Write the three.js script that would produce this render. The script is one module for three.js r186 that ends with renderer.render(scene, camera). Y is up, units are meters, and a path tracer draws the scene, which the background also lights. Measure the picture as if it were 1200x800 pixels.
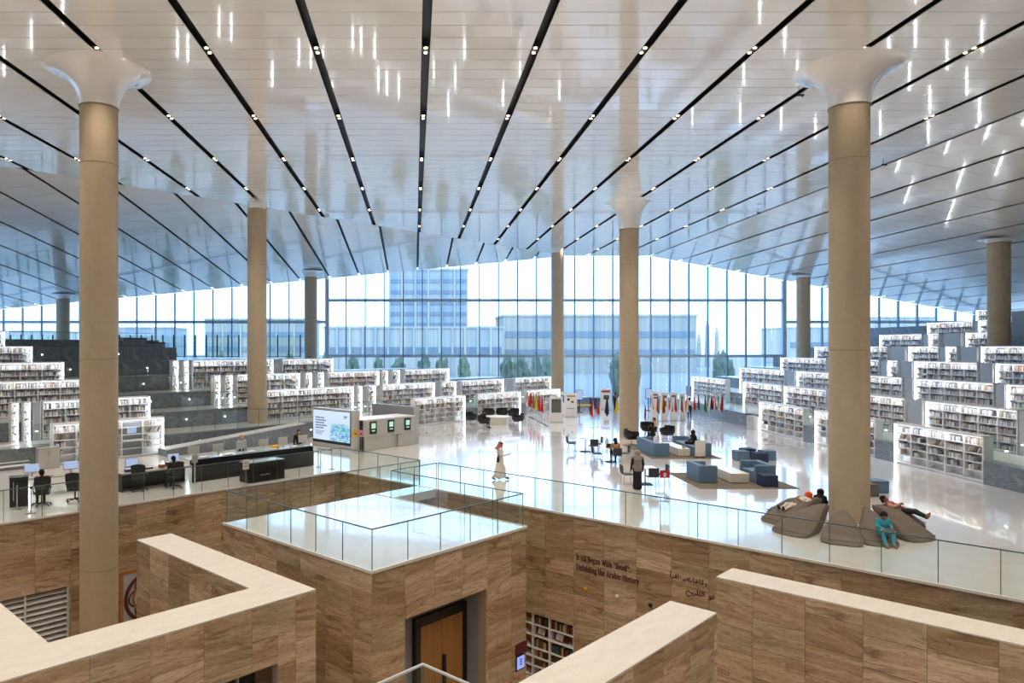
import * as THREE from 'three';
import { RoundedBoxGeometry } from 'three/addons/geometries/RoundedBoxGeometry.js';
import { TextGeometry } from 'three/addons/geometries/TextGeometry.js';
import { FontLoader } from 'three/addons/loaders/FontLoader.js';
import { MarchingCubes } from 'three/addons/objects/MarchingCubes.js';
import { RectAreaLightUniformsLib } from 'three/addons/lights/RectAreaLightUniformsLib.js';
import { mergeGeometries } from 'three/addons/utils/BufferGeometryUtils.js';

// ---------- camera, sky, exposure ----------
RectAreaLightUniformsLib.init();
const scene = new THREE.Scene();
const FOCAL = 850, CX = 486, CY = 407, EYE = 6;             // pixels of the 1200 x 800 frame; metres above the hall floor
const camera = new THREE.PerspectiveCamera(2 * Math.atan(400 / FOCAL) * 180 / Math.PI, 1.5, 0.1, 2000);
camera.position.set(0, EYE, 0);
camera.lookAt(0, EYE, -10);
camera.setViewOffset(1200, 800, 600 - CX, 400 - CY, 1200, 800);   // shifted lens
scene.background = new THREE.Color().setRGB(1.95, 2.9, 4.4);    // even blue-hour sky
const renderer = new THREE.WebGLRenderer();
renderer.toneMapping = THREE.LinearToneMapping;
renderer.toneMappingExposure = 1.02;
renderer.shadowMap.enabled = true;
const LAMP_INTENSITY = 57, SHELF_LIGHT = 16;
const LAMP_COLOR = new THREE.Color().setRGB(1.0, 0.86, 0.69), SHELF_COLOR = new THREE.Color().setRGB(0.96, 0.98, 1.0);

// ---------- random, names, small helpers ----------
let seedState = 20240611;
function rnd() { seedState = (seedState + 0x6d2b79f5) | 0; let t = Math.imul(seedState ^ (seedState >>> 15), 1 | seedState); t = (t + Math.imul(t ^ (t >>> 7), 61 | t)) ^ t; return ((t ^ (t >>> 14)) >>> 0) / 4294967296; }
const rr = (a, b) => a + (b - a) * rnd();
const pick = (list) => list[Math.floor(rnd() * list.length)];
const taken = new Map();
function numbered(name) { const n = taken.get(name) ?? 0; taken.set(name, n + 1); return n ? name + '_' + String(n).padStart(3, '0') : name; }
const ROOT2 = Math.SQRT2;
const P = (X, Y, Z) => new THREE.Vector3(X, Y, -Z);                // X right, Y up, Z away from the camera
const SD = (sum, diff) => [(sum - diff) / 2, (sum + diff) / 2];   // plan point from Z+X and Z-X
const floorAt = (x, y, Y = 0) => { const Z = FOCAL * (EYE - Y) / (y - CY); return [(x - CX) * Z / FOCAL, Z]; };

function thing(name, label, category, X = 0, Y = 0, Z = 0, turn = 0, group) {
  const o = new THREE.Group(); o.name = numbered(name); scene.add(o);
  o.position.set(X, Y, -Z); o.rotation.y = turn; o.userData = { label, category };
  if (group) o.userData.group = group;
  return o;
}
function struct(name, label) {
  const o = new THREE.Group(); o.name = numbered(name); scene.add(o);
  o.userData = { kind: 'structure', label, category: name.replace(/_.*$/, '') };
  return o;
}
function mesh(name, geo, mat, parent) {
  const m = new THREE.Mesh(geo, mat); m.name = name; m.castShadow = m.receiveShadow = true; parent.add(m); return m;
}
function solo(name, geo, mat, label, category, X, Y, Z, turn = 0, group) {
  const m = mesh(numbered(name), geo, mat, scene); m.position.set(X, Y, -Z); m.rotation.y = turn; m.userData = { label, category };
  if (group) m.userData.group = group;
  return m;
}
const UNIT = new THREE.BoxGeometry(1, 1, 1);
function bar(name, mat, parent, w, h, d, x, y, z) {               // a box part: size and centre in the parent's axes
  const m = mesh(name, UNIT, mat, parent); m.scale.set(w, h, d); m.position.set(x, y, z); return m;
}
const box = (w, h, d, x = 0, y = 0, z = 0) => new THREE.BoxGeometry(w, h, d).translate(x, y, z);
const rbox = (w, h, d, r, x = 0, y = 0, z = 0, s = 2) => new RoundedBoxGeometry(w, h, d, s, r).translate(x, y, z);
const cyl = (r0, r1, h, x = 0, y = 0, z = 0, n = 16) => new THREE.CylinderGeometry(r1, r0, h, n).translate(x, y, z);
const ball = (r, x, y, z, sx = 1, sy = 1, sz = 1, n = 14) => new THREE.SphereGeometry(r, n, Math.ceil(n * 0.7)).scale(sx, sy, sz).translate(x, y, z);
function rod(ax, ay, az, bx, by, bz, r, n = 6, r2 = r) {
  const a = new THREE.Vector3(ax, ay, az), b = new THREE.Vector3(bx, by, bz), d = b.clone().sub(a), g = new THREE.CylinderGeometry(r2, r, d.length(), n);
  g.applyQuaternion(new THREE.Quaternion().setFromUnitVectors(new THREE.Vector3(0, 1, 0), d.clone().normalize()));
  return g.translate((ax + bx) / 2, (ay + by) / 2, (az + bz) / 2);
}
const tube = (points, r, seg = 16, n = 6) => new THREE.TubeGeometry(new THREE.CatmullRomCurve3(points.map((p) => new THREE.Vector3(...p))), seg, r, n, false);
const join = (list) => mergeGeometries(list.map((g) => { const c = g.index ? g.toNonIndexed() : g; for (const k of Object.keys(c.attributes)) if (!['position', 'normal', 'uv'].includes(k)) c.deleteAttribute(k); return c; }));

// builder for prisms that are clipped in plan; uv in metres
class MB {
  constructor() { this.p = []; this.n = []; this.u = []; }
  tri(a, b, c, ua, ub, uc) {
    const ux = b[0] - a[0], uy = b[1] - a[1], uz = b[2] - a[2], vx = c[0] - a[0], vy = c[1] - a[1], vz = c[2] - a[2];
    let nx = uy * vz - uz * vy, ny = uz * vx - ux * vz, nz = ux * vy - uy * vx; const l = Math.hypot(nx, ny, nz) || 1; nx /= l; ny /= l; nz /= l;
    this.p.push(...a, ...b, ...c); for (let i = 0; i < 3; i++) this.n.push(nx, ny, nz); this.u.push(...ua, ...ub, ...uc);
  }
  quad(a, b, c, d, ua = [0, 0], ub = [1, 0], uc = [1, 1], ud = [0, 1]) { this.tri(a, b, c, ua, ub, uc); this.tri(a, c, d, ua, uc, ud); }
  prism(poly, low, high, scale = 1) {                              // poly: [X, Z] counter-clockwise seen from above in (X, Z)
    const n = poly.length, L = poly.map(([X, Z]) => [X, low(X, Z), -Z]), H = poly.map(([X, Z]) => [X, high(X, Z), -Z]), U = poly.map(([X, Z]) => [X * scale, Z * scale]);
    for (let i = 1; i < n - 1; i++) { this.tri(H[0], H[i], H[i + 1], U[0], U[i], U[i + 1]); this.tri(L[0], L[i + 1], L[i], U[0], U[i + 1], U[i]); }
    for (let i = 0, s = 0; i < n; i++) {
      const j = (i + 1) % n, e = Math.hypot(poly[j][0] - poly[i][0], poly[j][1] - poly[i][1]);
      this.quad(L[i], L[j], H[j], H[i], [s * scale, L[i][1] * scale], [(s + e) * scale, L[j][1] * scale], [(s + e) * scale, H[j][1] * scale], [s * scale, H[i][1] * scale]); s += e;
    }
    return this;
  }
  geo() {
    const g = new THREE.BufferGeometry();
    g.setAttribute('position', new THREE.Float32BufferAttribute(this.p, 3)); g.setAttribute('normal', new THREE.Float32BufferAttribute(this.n, 3)); g.setAttribute('uv', new THREE.Float32BufferAttribute(this.u, 2));
    return g;
  }
}
const clip = (poly, f) => {                                        // keep f(X, Z) >= 0
  const out = [];
  poly.forEach((a, i) => { const b = poly[(i + 1) % poly.length], fa = f(...a), fb = f(...b); if (fa >= 0) out.push(a); if (fa >= 0 !== fb >= 0) { const t = fa / (fa - fb); out.push([a[0] + (b[0] - a[0]) * t, a[1] + (b[1] - a[1]) * t]); } });
  return out;
};
const rect = (x0, x1, z0, z1) => [[x0, z0], [x1, z0], [x1, z1], [x0, z1]];
const area = (poly) => { let s = 0; poly.forEach(([x, z], i) => { const [a, b] = poly[(i + 1) % poly.length]; s += x * b - a * z; }); return Math.abs(s) / 2; };

// ---------- noise and textures ----------
function valueNoise(size, seedN) {                                 // periodic lattice noise
  let s = seedN; const r = () => { s = (s * 1664525 + 1013904223) >>> 0; return s / 4294967296; };
  const g = Float32Array.from({ length: size * size }, r);
  return (x, y) => {
    const xi = Math.floor(x), yi = Math.floor(y), fx = x - xi, fy = y - yi, sx = fx * fx * (3 - 2 * fx), sy = fy * fy * (3 - 2 * fy), m = (v) => ((v % size) + size) % size;
    const a = g[m(yi) * size + m(xi)], b = g[m(yi) * size + m(xi + 1)], c = g[m(yi + 1) * size + m(xi)], d = g[m(yi + 1) * size + m(xi + 1)];
    return (a + (b - a) * sx) * (1 - sy) + (c + (d - c) * sx) * sy;
  };
}
function dataTexture(w, h, f, srgb = true) {
  const d = new Uint8Array(w * h * 4);
  for (let y = 0; y < h; y++) for (let x = 0; x < w; x++) { const c = f(x / w, y / h), i = (y * w + x) * 4; for (let k = 0; k < 3; k++) d[i + k] = Math.max(0, Math.min(255, c[k])); d[i + 3] = 255; }
  const t = new THREE.DataTexture(d, w, h); t.wrapS = t.wrapT = THREE.RepeatWrapping; t.magFilter = THREE.LinearFilter; t.minFilter = THREE.LinearMipmapLinearFilter;
  if (srgb) t.colorSpace = THREE.SRGBColorSpace; t.needsUpdate = true; return t;
}
const mix = (a, b, t) => a.map((v, i) => v + (b[i] - v) * t);
const n16 = valueNoise(16, 7), n64 = valueNoise(64, 11), n256 = valueNoise(256, 23);
const travertineMap = dataTexture(1024, 1024, (u, v) => {          // beds of stone running along u, warped, with dark veins and pits
  const warp = (n16(u * 4, v * 4) - 0.5) * 0.05 + (n64(u * 16, v * 16) - 0.5) * 0.012;
  const w = v + warp, bed = n64(u * 2, w * 32) * 0.55 + n64(u * 4 + 9, w * 64) * 0.45;
  const fine = n256(u * 24, w * 256), patch = n16(u * 4 + 5, v * 4 + 3);
  let c = mix([218, 194, 165], [176, 151, 122], Math.min(1, Math.max(0, (bed - 0.28) * 1.75)));
  c = mix(c, [216, 196, 170], Math.max(0, patch - 0.55) * 1.1);
  const vein = Math.max(0, 1 - Math.abs(n64(u * 3 + 31, w * 40 + 7) - 0.5) * 11) * Math.max(0, n16(u * 8, v * 8 + 2) - 0.34) * 1.5;
  c = mix(c, [116, 90, 66], Math.min(0.7, vein));
  c = mix(c, [138, 110, 82], Math.max(0, fine - 0.55) * 1.3); c = mix(c, [224, 208, 186], Math.max(0, n256(u * 90, v * 90) - 0.6) * 0.8);
  const pit = n256(u * 128, w * 256 + 40); if (pit > 0.93) c = mix(c, [96, 70, 48], (pit - 0.93) * 9);
  return c;
});
const capMap = dataTexture(512, 512, (u, v) => { const k = n64(u * 8, v * 32) * 0.6 + n256(u * 64, v * 128) * 0.4; return mix([216, 211, 204], [202, 196, 188], k); });
const stoneMap = dataTexture(512, 512, (u, v) => { const k = n64(u * 16, v * 16) * 0.5 + n256(u * 96, v * 96) * 0.5, w = Math.max(0, 1 - Math.abs(n16(u * 8, v * 8) - 0.5) * 22) * 0.35; return mix(mix([92, 98, 104], [142, 148, 154], k), [186, 190, 194], w); });
const floorMap = dataTexture(512, 512, (u, v) => { const k = n16(u * 4, v * 4) * 0.5 + n64(u * 24, v * 24) * 0.3 + n256(u * 128, v * 128) * 0.2; return mix([232, 232, 232], [216, 216, 216], k); });
const concreteMap = dataTexture(512, 512, (u, v) => { const k = n16(u * 4, v * 4) * 0.45 + n64(u * 16, v * 16) * 0.3 + n256(u * 100, v * 100) * 0.25, pit = n256(u * 128 + 3, v * 128); return mix(mix([198, 180, 154], [178, 160, 133], k), [140, 128, 112], pit > 0.95 ? 0.6 : 0); });
const waveMap = dataTexture(256, 256, (u, v) => { const k = (n16(u * 8, v * 8) * 0.7 + n64(u * 32, v * 16) * 0.3) * 255; return [k, k, k]; }, false);
const carpetMap = dataTexture(128, 128, (u, v) => { const k = n256(u * 128, v * 128); return mix([92, 84, 76], [126, 116, 106], k); });
const woodMap = dataTexture(256, 256, (u, v) => { const k = n64(u * 32, v * 3) * 0.6 + n256(u * 128, v * 8) * 0.4; return mix([190, 140, 78], [142, 96, 48], k); });
const paneStreakMap = dataTexture(512, 8, (u) => {                      // pane tint with upright streaks painted in for light refracted by corrugation
  const k = n64(u * 20, 3) * 0.5 + n256(u * 70, 9) * 0.5, s = Math.min(1, Math.max(0, (k - 0.34) * 2.6)); return mix([206, 230, 247], [240, 251, 255], s);
});

// ---------- materials ----------
const std = (o) => new THREE.MeshStandardMaterial(o), phys = (o) => new THREE.MeshPhysicalMaterial(o);
const hex = (h, roughness = 0.6, metalness = 0, more = {}) => std({ color: h, roughness, metalness, ...more });
const M = {
  ceiling: phys({ color: 0xf4f0ea, roughness: 0.2, bumpMap: waveMap, bumpScale: 0.0006, clearcoat: 1, clearcoatRoughness: 0.05 }),
  blackBacking: hex(0x141312, 0.5),                                   // black backing sheet above the panels, visible through slots and seams
 
  floor: phys({ map: floorMap, roughness: 0.16, clearcoat: 0.8, clearcoatRoughness: 0.05 }),
  pitFloor: hex(0xb8aa98, 0.5), concrete: std({ map: concreteMap, roughness: 0.75 }), joint: hex(0x8c8172, 0.9),
  slab: [0xffffff, 0xefe9e2, 0xd8d0c6, 0xe6e8e4].map((c) => std({ map: travertineMap, color: c, roughness: 0.5 })), slabCore: hex(0xa8957c, 0.9),
  cap: std({ map: capMap, roughness: 0.6 }), edge: hex(0xe8e4dc, 0.4),
  stone: std({ map: stoneMap, roughness: 0.35 }), whitePaint: hex(0xe9ecee, 0.4), whiteSatin: hex(0xf2f3f4, 0.3), greyPaint: hex(0xb6babe, 0.45), midGrey: hex(0x8a8e92, 0.5),
  pane: phys({ map: paneStreakMap, roughness: 0, transmission: 1, thickness: 0, ior: 1.45, specularIntensity: 0.6 }),
  glass: phys({ color: 0xf2f9f6, roughness: 0, transmission: 1, thickness: 0, ior: 1.5 }), glassEdge: hex(0x47615a, 0.3), rail: hex(0x5f6d6c, 0.35, 0.5), postDark: hex(0x28343a, 0.5),
  mullion: hex(0x6c8496, 0.5, 0.1), transom: hex(0xb4c2cc, 0.5),
  black: hex(0x151617, 0.45), blackGloss: hex(0x101315, 0.15), charcoal: hex(0x33373b, 0.7), mesh: hex(0x26282b, 0.8), steel: hex(0xb4b6b8, 0.3, 0.8), silver: hex(0xc9c6c0, 0.35, 0.35), chrome: hex(0xd6d8da, 0.15, 1),
  sofa: hex(0x6a87a3, 0.9), navy: hex(0x343f60, 0.9), carpet: std({ map: carpetMap, roughness: 1 }), tableWhite: hex(0xe9e4da, 0.35), bag: hex(0x6b625a, 0.95), wood: std({ map: woodMap, roughness: 0.5 }),
  desk: hex(0xa8a49c, 0.5), deskTop: hex(0x9fb6c2, 0.2), red: hex(0xb3202c, 0.6), maroon: hex(0x5a1a22, 0.7), yellow: hex(0xd8b23a, 0.6), poster: hex(0xf2f0ee, 0.6), orange: hex(0xe0521c, 0.8),
  lamp: std({ color: 0xfff3e0, emissive: 0xffe2b8, emissiveIntensity: 14 }), strip: std({ color: 0xffffff, emissive: 0xf6fbff, emissiveIntensity: 24 }), innerStrip: std({ color: 0xffffff, emissive: 0xf6fbff, emissiveIntensity: 3 }), smallLamp: std({ color: 0xffffff, emissive: 0xffffff, emissiveIntensity: 5 }),
  screen: std({ color: 0x101418, emissive: 0xb9cdf2, emissiveIntensity: 0.8, roughness: 0.2 }), greenScreen: std({ color: 0x101418, emissive: 0xc2f2dc, emissiveIntensity: 0.9, roughness: 0.2 }),
  vertex: std({ vertexColors: true, roughness: 0.85 }),
};

// ---------- the hall: ceiling ----------
const X0 = -62, X1 = 62, Z0 = -20, Z1 = 77, CEIL = 15.7, FOLD_L = 60.8, FOLD_R = 24.9, PIT = -6.4;
const nearY = () => CEIL, leftY = (X, Z) => CEIL - 0.094 * (Z - X - FOLD_L), rightY = (X) => CEIL - 0.18 * (X - FOLD_R);
const ceilY = (X, Z) => (Z - X > FOLD_L ? leftY(X, Z) : X > FOLD_R ? rightY(X) : CEIL);
const inFrame = (X, Y, Z) => { if (Z < 1) return false; const x = CX + X * FOCAL / Z, y = CY - (Y - EYE) * FOCAL / Z; return x > -30 && x < 1230 && y > -25 && y < 825; };
function ceilingField(name, label, slots, half, rows, pitch, region, yOf) {
  const root = struct(name, label), cells = [];
  for (let i = 0; i + 1 < slots.length; i++) {
    const a = slots[i] + half, b = slots[i + 1] - half;
    for (let z = rows; z < Z1; z += pitch) {
      let poly = rect(a, b, Math.max(Z0, z + 0.014), Math.min(Z1 - 0.05, z + pitch - 0.014));
      for (const f of region) poly = poly.length > 2 ? clip(poly, f) : poly;
      if (poly.length > 2 && area(poly) > 0.05) cells.push(poly);
    }
  }
  const mid = (p) => [p.reduce((s, q) => s + q[0], 0) / p.length, p.reduce((s, q) => s + q[1], 0) / p.length];
  const seen = cells.filter((p) => { const [x, z] = mid(p); return inFrame(x, yOf(x, z), z) || (z > 15 && p.some(([a, b]) => inFrame(a, yOf(a, b), b))); }).sort((p, q) => mid(p)[1] - mid(q)[1]).slice(0, 296), chosen = new Set(seen);
  for (const p of seen) {
    const [x, z] = mid(p), y = yOf(x, z), g = new MB().prism(p.map(([a, b]) => [a - x, b - z]), (a, b) => yOf(a + x, b + z) - y, (a, b) => yOf(a + x, b + z) - y + 0.03, 0.25).geo();
    const o = mesh('panel', g, M.ceiling, root); o.position.set(x, y, -z);
  }
  const rest = new MB(); for (const p of cells) if (!chosen.has(p)) rest.prism(p, yOf, (a, b) => yOf(a, b) + 0.03, 0.25);
  const r = mesh('panels', rest.geo(), M.ceiling, root); r.userData.kind = 'stuff';
  return root;
}
const slotsNear = []; for (let k = -18; k <= 6; k++) slotsNear.push(0.36 + 3.57 * k); slotsNear[0] = X0 - 0.2; slotsNear.push(FOLD_R + 0.08);
const slotsLeft = []; for (let k = -21; k <= 6; k++) slotsLeft.push(0.29 + 3.08 * k);
const slotsRight = []; for (let k = 0; k <= 12; k++) slotsRight.push(FOLD_R + 3.03 * k);
const near = ceilingField('ceiling', 'glossy white panelled ceiling with dark lamp slots over the hall', slotsNear, 0.14, 20.98 - 0.87 * 48, 0.87, [(X, Z) => FOLD_L - 0.02 - (Z - X), (X) => FOLD_R - 0.03 - X], nearY);
const leftField = ceilingField('ceiling_left', 'glossy white ceiling field sloping down over the left terraces', slotsLeft, 0.1, 0.3, 1.74, [(X, Z) => Z - X - FOLD_L - 0.02, (X) => X - X0], leftY);
const rightField = ceilingField('ceiling_right', 'glossy white ceiling field sloping down over the right bookcases', slotsRight, 0.11, -20, 1.74, [(X) => X1 - X, (X) => X - FOLD_R - 0.03], rightY);
{
  const lid = (root, poly, yOf) => { mesh('panel_backing', new MB().prism(poly, (a, b) => yOf(a, b) + 0.26, (a, b) => yOf(a, b) + 0.5).geo(), M.blackBacking, root); };  // one solid black sheet over the whole field
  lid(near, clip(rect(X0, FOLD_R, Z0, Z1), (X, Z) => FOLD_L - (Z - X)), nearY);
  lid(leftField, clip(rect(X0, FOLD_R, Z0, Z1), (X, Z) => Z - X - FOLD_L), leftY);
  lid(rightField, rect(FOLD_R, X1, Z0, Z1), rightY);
}
// spotlights in the slots of the level field, two lenses to a fitting
const lensGeo = new THREE.CylinderGeometry(0.055, 0.055, 0.02, 12);
for (let k = -16; k <= 6; k++) for (let n = -5; n <= 7; n++) {
  const X = 0.36 + 3.57 * k, Z = 23.8 + 6.9 * n;
  if (Z - X > FOLD_L - 1 || Z > Z1 - 2 || (Z < 15 && (k + n) % 3)) continue;
  const nth = ['first', 'second', 'third', 'fourth', 'fifth', 'sixth', 'seventh', 'eighth', 'ninth', 'tenth', 'eleventh', 'twelfth', 'thirteenth', 'fourteenth', 'fifteenth', 'sixteenth', 'seventeenth', 'eighteenth', 'nineteenth', 'twentieth', 'twenty-first', 'twenty-second', 'twenty-third', 'twenty-fourth'];
  const label = `twin ceiling spotlight, ${nth[7 - n]} row from the facade, ${nth[6 - k]} slot from the right slope`;
  const t = thing('ceiling_spotlight', label, 'spotlight', X, CEIL, Z, 0, 'spotlights in the ceiling slots');
  bar('housing', M.black, t, 0.2, 0.1, 0.62, 0, 0.1, 0);
  for (const s of [-1, 1]) mesh('lens', lensGeo, M.lamp, t).position.set(0, 0.04, s * 0.19);
  const l = new THREE.SpotLight(LAMP_COLOR, LAMP_INTENSITY * (Z < 15 ? 2.7 : 1), 0, Z < 15 ? 0.98 : 0.85, 0.6, 2); l.position.set(0, 0.0, 0); l.target.position.set(0, -10, 0); l.castShadow = true; l.shadow.radius = 6; t.add(l, l.target);  // unseen spots near the camera turned up and widened as added fill
}

for (const [x, y, lab] of [[936, 113, 'small dark sensor hanging from the slot beside the beanbag column capital'], [888, 250, 'small dark sensor hanging from the ceiling behind the beanbag column'], [1035, 194, 'small dark sensor hanging from the right sloping ceiling']]) {
  const Z = FOCAL * (CEIL - 0.35 - EYE) / (CY - y), X = (x - CX) * Z / FOCAL, top = ceilY(X, Z), t = thing('ceiling_sensor', lab, 'sensor', X, top, Z);
  mesh('stem', cyl(0.012, 0.012, 0.3, 0, -0.13, 0, 8), M.charcoal, t); mesh('head', rbox(0.26, 0.07, 0.1, 0.02, 0.06, -0.3, 0), M.charcoal, t); mesh('lens', cyl(0.03, 0.025, 0.04, 0.14, -0.35, 0, 10), M.blackGloss, t);
}

// ---------- outer walls and glazing ----------
function glazedWall(name, label, a, b, lines, transomsAt, panes, detail) {     // a, b: plan points; panes of glass between upright mullions
  const root = struct(name, label), dx = b[0] - a[0], dz = b[1] - a[1], L = Math.hypot(dx, dz), at = (s) => [a[0] + dx * s / L, a[1] + dz * s / L], turn = Math.atan2(dz, dx);
  const top = (s) => { const [X, Z] = at(s); return ceilY(X, Z) - 0.02; };
  for (let i = 0; i + 1 < lines.length; i++) {
    const s0 = lines[i], s1 = lines[i + 1], levels = transomsAt((s0 + s1) / 2).filter((y) => y < Math.min(top(s0), top(s1)) - 0.4), ys = [0, ...levels];
    ys.forEach((y, j) => {
      const last = j === ys.length - 1, t0 = last ? top(s0) : ys[j + 1], t1 = last ? top(s1) : ys[j + 1], [xa, za] = at(s0), [xb, zb] = at(s1), off = rnd();
      const g = new MB(); g.quad([xa, y, -za], [xb, y, -zb], [xb, t1, -zb], [xa, t0, -za], [off, 0], [off + 0.37, 0], [off + 0.37, 1], [off, 1]);
      mesh('pane', g.geo(), panes ?? M.pane, root);
    });
    for (const y of levels) { const [X, Z] = at((s0 + s1) / 2), m = bar('transom', M.transom, root, s1 - s0, 0.3, 0.22, X, y, -Z); m.rotation.y = turn; }
  }
  for (const s of lines) { const [X, Z] = at(s), h = top(s), wide = detail(s); const m = bar(wide ? 'post' : 'mullion', wide ? M.transom : M.mullion, root, wide || 0.1, h, wide ? 0.4 : 0.3, X, h / 2, -Z); m.rotation.y = turn; }
  return root;
}
{
  const lines = [0.01]; for (let k = -31; k <= 29; k++) lines.push(2.83 + 2.02 * k - X0); lines.push(X1 - X0 - 0.01);
  lines.sort((p, q) => p - q); const ok = lines.filter((s, i) => s >= 0 && s <= X1 - X0 && (i === 0 || s - lines[i - 1] > 0.3));
  const isPost = (s) => Math.abs(s + X0 + 9.29) < 0.3 || Math.abs(s + X0 - 39.19) < 0.3;
  glazedWall('window_1', 'tall blue glass facade with slim upright mullions behind the hall', [X0, Z1], [X1, Z1], ok, (s) => (s + X0 > -9.4 && s + X0 < 39.2 ? [5.1, 11.0] : [8.7]), null, (s) => (isPost(s) ? 0.4 : 0));
  const side = (L) => { const a = []; for (let s = 0.02; s < L; s += 6.06) a.push(s); a.push(L - 0.02); return a; };
  glazedWall('window_2', 'glass facade on the left side of the hall', [X0, 22], [X0, Z1], side(55), () => [7], null, () => 0);
  glazedWall('window_3', 'glass facade behind the terraces on the right', [X1, 22], [X1, Z1], side(55), () => [6], null, () => 0);
  const plain = (name, label, w, d, X, Z) => { const t = struct(name, label); bar('wall', M.wallPaint ??= hex(0xe6e1d8, 0.8), t, w, CEIL + 0.4 - PIT, d, X, (CEIL + 0.4 + PIT) / 2, -Z); };  // unseen walls put where glazing belongs, to keep blue daylight out
  plain('wall_back', 'plain unseen wall in place of glazing behind the sunken court', X1 - X0, 0.4, 0, Z0 - 0.2);
  plain('wall_left', 'plain unseen wall in place of glazing left of the sunken court', 0.4, 42, X0 - 0.2, 1); plain('wall_right', 'plain unseen wall in place of glazing right of the sunken court', 0.4, 42, X1 + 0.2, 1);
}

// ---------- floors and the sunken court ----------
const C_EDGE = 31.7, L_EDGE = 38.9;                               // Z+X of the far edge, Z-X of the left edge
{
  const root = struct('floor', 'polished pale floor of the hall');
  const corner = SD(C_EDGE, L_EDGE), mb = new MB(), lo = () => -0.35, hi = () => 0;
  const right = clip(rect(X0, X1, Z0, Z1), (X, Z) => Z + X - C_EDGE), left = clip(clip(rect(X0, X1, Z0, Z1), (X, Z) => C_EDGE - Z - X), (X, Z) => Z - X - L_EDGE);
  mb.prism(right, lo, hi, 0.1); mb.prism(left, lo, hi, 0.1);
  mesh('slab', mb.geo(), M.floor, root);
  const plat = [SD(18.3, 20.6), SD(28.05, 20.6), SD(28.05, 29.87), SD(C_EDGE, 29.87), SD(C_EDGE, 31.35), SD(28.05, 31.35), SD(18.3, 31.35)];
  const p2 = new MB(); p2.prism([plat[0], plat[1], SD(28.05, 31.35), plat[6]], lo, hi, 0.1); p2.prism([SD(28.05, 29.87), plat[3], plat[4], plat[5]], lo, hi, 0.1);
  mesh('platform', p2.geo(), M.floor, root);
  const p3 = new MB().prism([SD(-6, -6), SD(11.45, -6), SD(11.45, 11.2), SD(-6, 11.2)], lo, hi, 0.1); mesh('landing', p3.geo(), M.floor, root);
  const low = struct('floor_court', 'stone floor of the sunken court');
  mesh('slab', new MB().prism(clip(clip(rect(X0, X1, Z0, Z1), (X, Z) => C_EDGE + 1 - Z - X), (X, Z) => L_EDGE + 1 - (Z - X)), () => PIT - 0.3, () => PIT).geo(), M.pitFloor, low);
}
// A stone-clad wall: from plan point a towards angle turn (local x), facing local +z. Openings [u0, u1, y0, y1] are left free.
function slabWall(name, label, a, turn, L, y0, y1, openings = [], o = {}) {
  const root = struct(name, label); root.position.set(a[0], 0, -a[1]); root.rotation.y = turn;
  const thick = o.thick ?? 0.4;
  let cores = [[0, L, y0, y1]];
  const cut = (list, [u0, u1, v0, v1]) => list.flatMap(([a0, a1, b0, b1]) => {
    if (u0 >= a1 || u1 <= a0 || v0 >= b1 || v1 <= b0) return [[a0, a1, b0, b1]];
    const out = []; if (u0 > a0) out.push([a0, u0, b0, b1]); if (u1 < a1) out.push([u1, a1, b0, b1]);
    const l = Math.max(a0, u0), r = Math.min(a1, u1); if (v0 > b0) out.push([l, r, b0, v0]); if (v1 < b1) out.push([l, r, v1, b1]); return out;
  });
  for (const q of openings) cores = cut(cores, q);
  for (const [a0, a1, b0, b1] of cores) bar('core', M.slabCore, root, a1 - a0, b1 - b0, thick, (a0 + a1) / 2, (b0 + b1) / 2, -thick / 2 - 0.012);
  const pitch = o.pitch ?? 1.22; let cells = [];
  for (let u = -(o.phase ?? 0); u < L; u += pitch) {
    let y = y1; const first = pick([0.35, 0.55, 0.8]);
    for (let n = 0; y > y0 + 0.01; n++) { const h = n ? pick([0.62, 0.75, 0.75, 0.9]) : first, b = Math.max(y0, y - h); cells.push([Math.max(0, u), Math.min(L, u + pitch), b - y0 < 0.2 ? y0 : b, y]); y = b - y0 < 0.2 ? y0 : b; }
  }
  for (const q of openings) cells = cut(cells, q);
  cells = cells.filter(([a0, a1, b0, b1]) => a1 - a0 > 0.04 && b1 - b0 > 0.04);
  const face = (a0, a1, b0, b1) => {
    const g = new THREE.BoxGeometry(a1 - a0 - 0.008, b1 - b0 - 0.008, 0.024), p = g.attributes.position, uv = g.attributes.uv, ou = rnd() * 5, ov = rnd() * 5, tilt = rr(-0.13, 0.13) + (o.tilt ?? 0);
    const c = Math.cos(tilt), s = Math.sin(tilt); for (let i = 0; i < p.count; i++) { const x = p.getX(i) + p.getZ(i), y = p.getY(i) + p.getZ(i); uv.setXY(i, (x * c - y * s) * 0.26 + ou, (x * s + y * c) * 0.26 + ov); }
    return g;
  };
  const where = (q) => { const u = (q[0] + q[1]) / 2; return [a[0] + u * Math.cos(turn), (q[2] + q[3]) / 2, a[1] + u * Math.sin(turn)]; };
  cells.forEach((q) => { q.seen = inFrame(...where(q)) && q[3] > (o.seenFrom ?? -7); });
  const chosen = cells.filter((q) => q.seen).slice(0, 290), set = new Set(chosen), rest = [];
  for (const q of cells) {
    const g = face(...q), x = (q[0] + q[1]) / 2, y = (q[2] + q[3]) / 2;
    if (set.has(q)) { const m = mesh('slab', g, pick(M.slab), root); m.position.set(x, y, 0); } else rest.push(g.translate(x, y, 0));
  }
  if (rest.length) mesh('slabs', join(rest), M.slab[1], root).userData.kind = 'stuff';
  return root;
}
const Q = Math.PI / 4;
const uOf = (sumA, sumB) => (sumB - sumA) / ROOT2;
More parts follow.
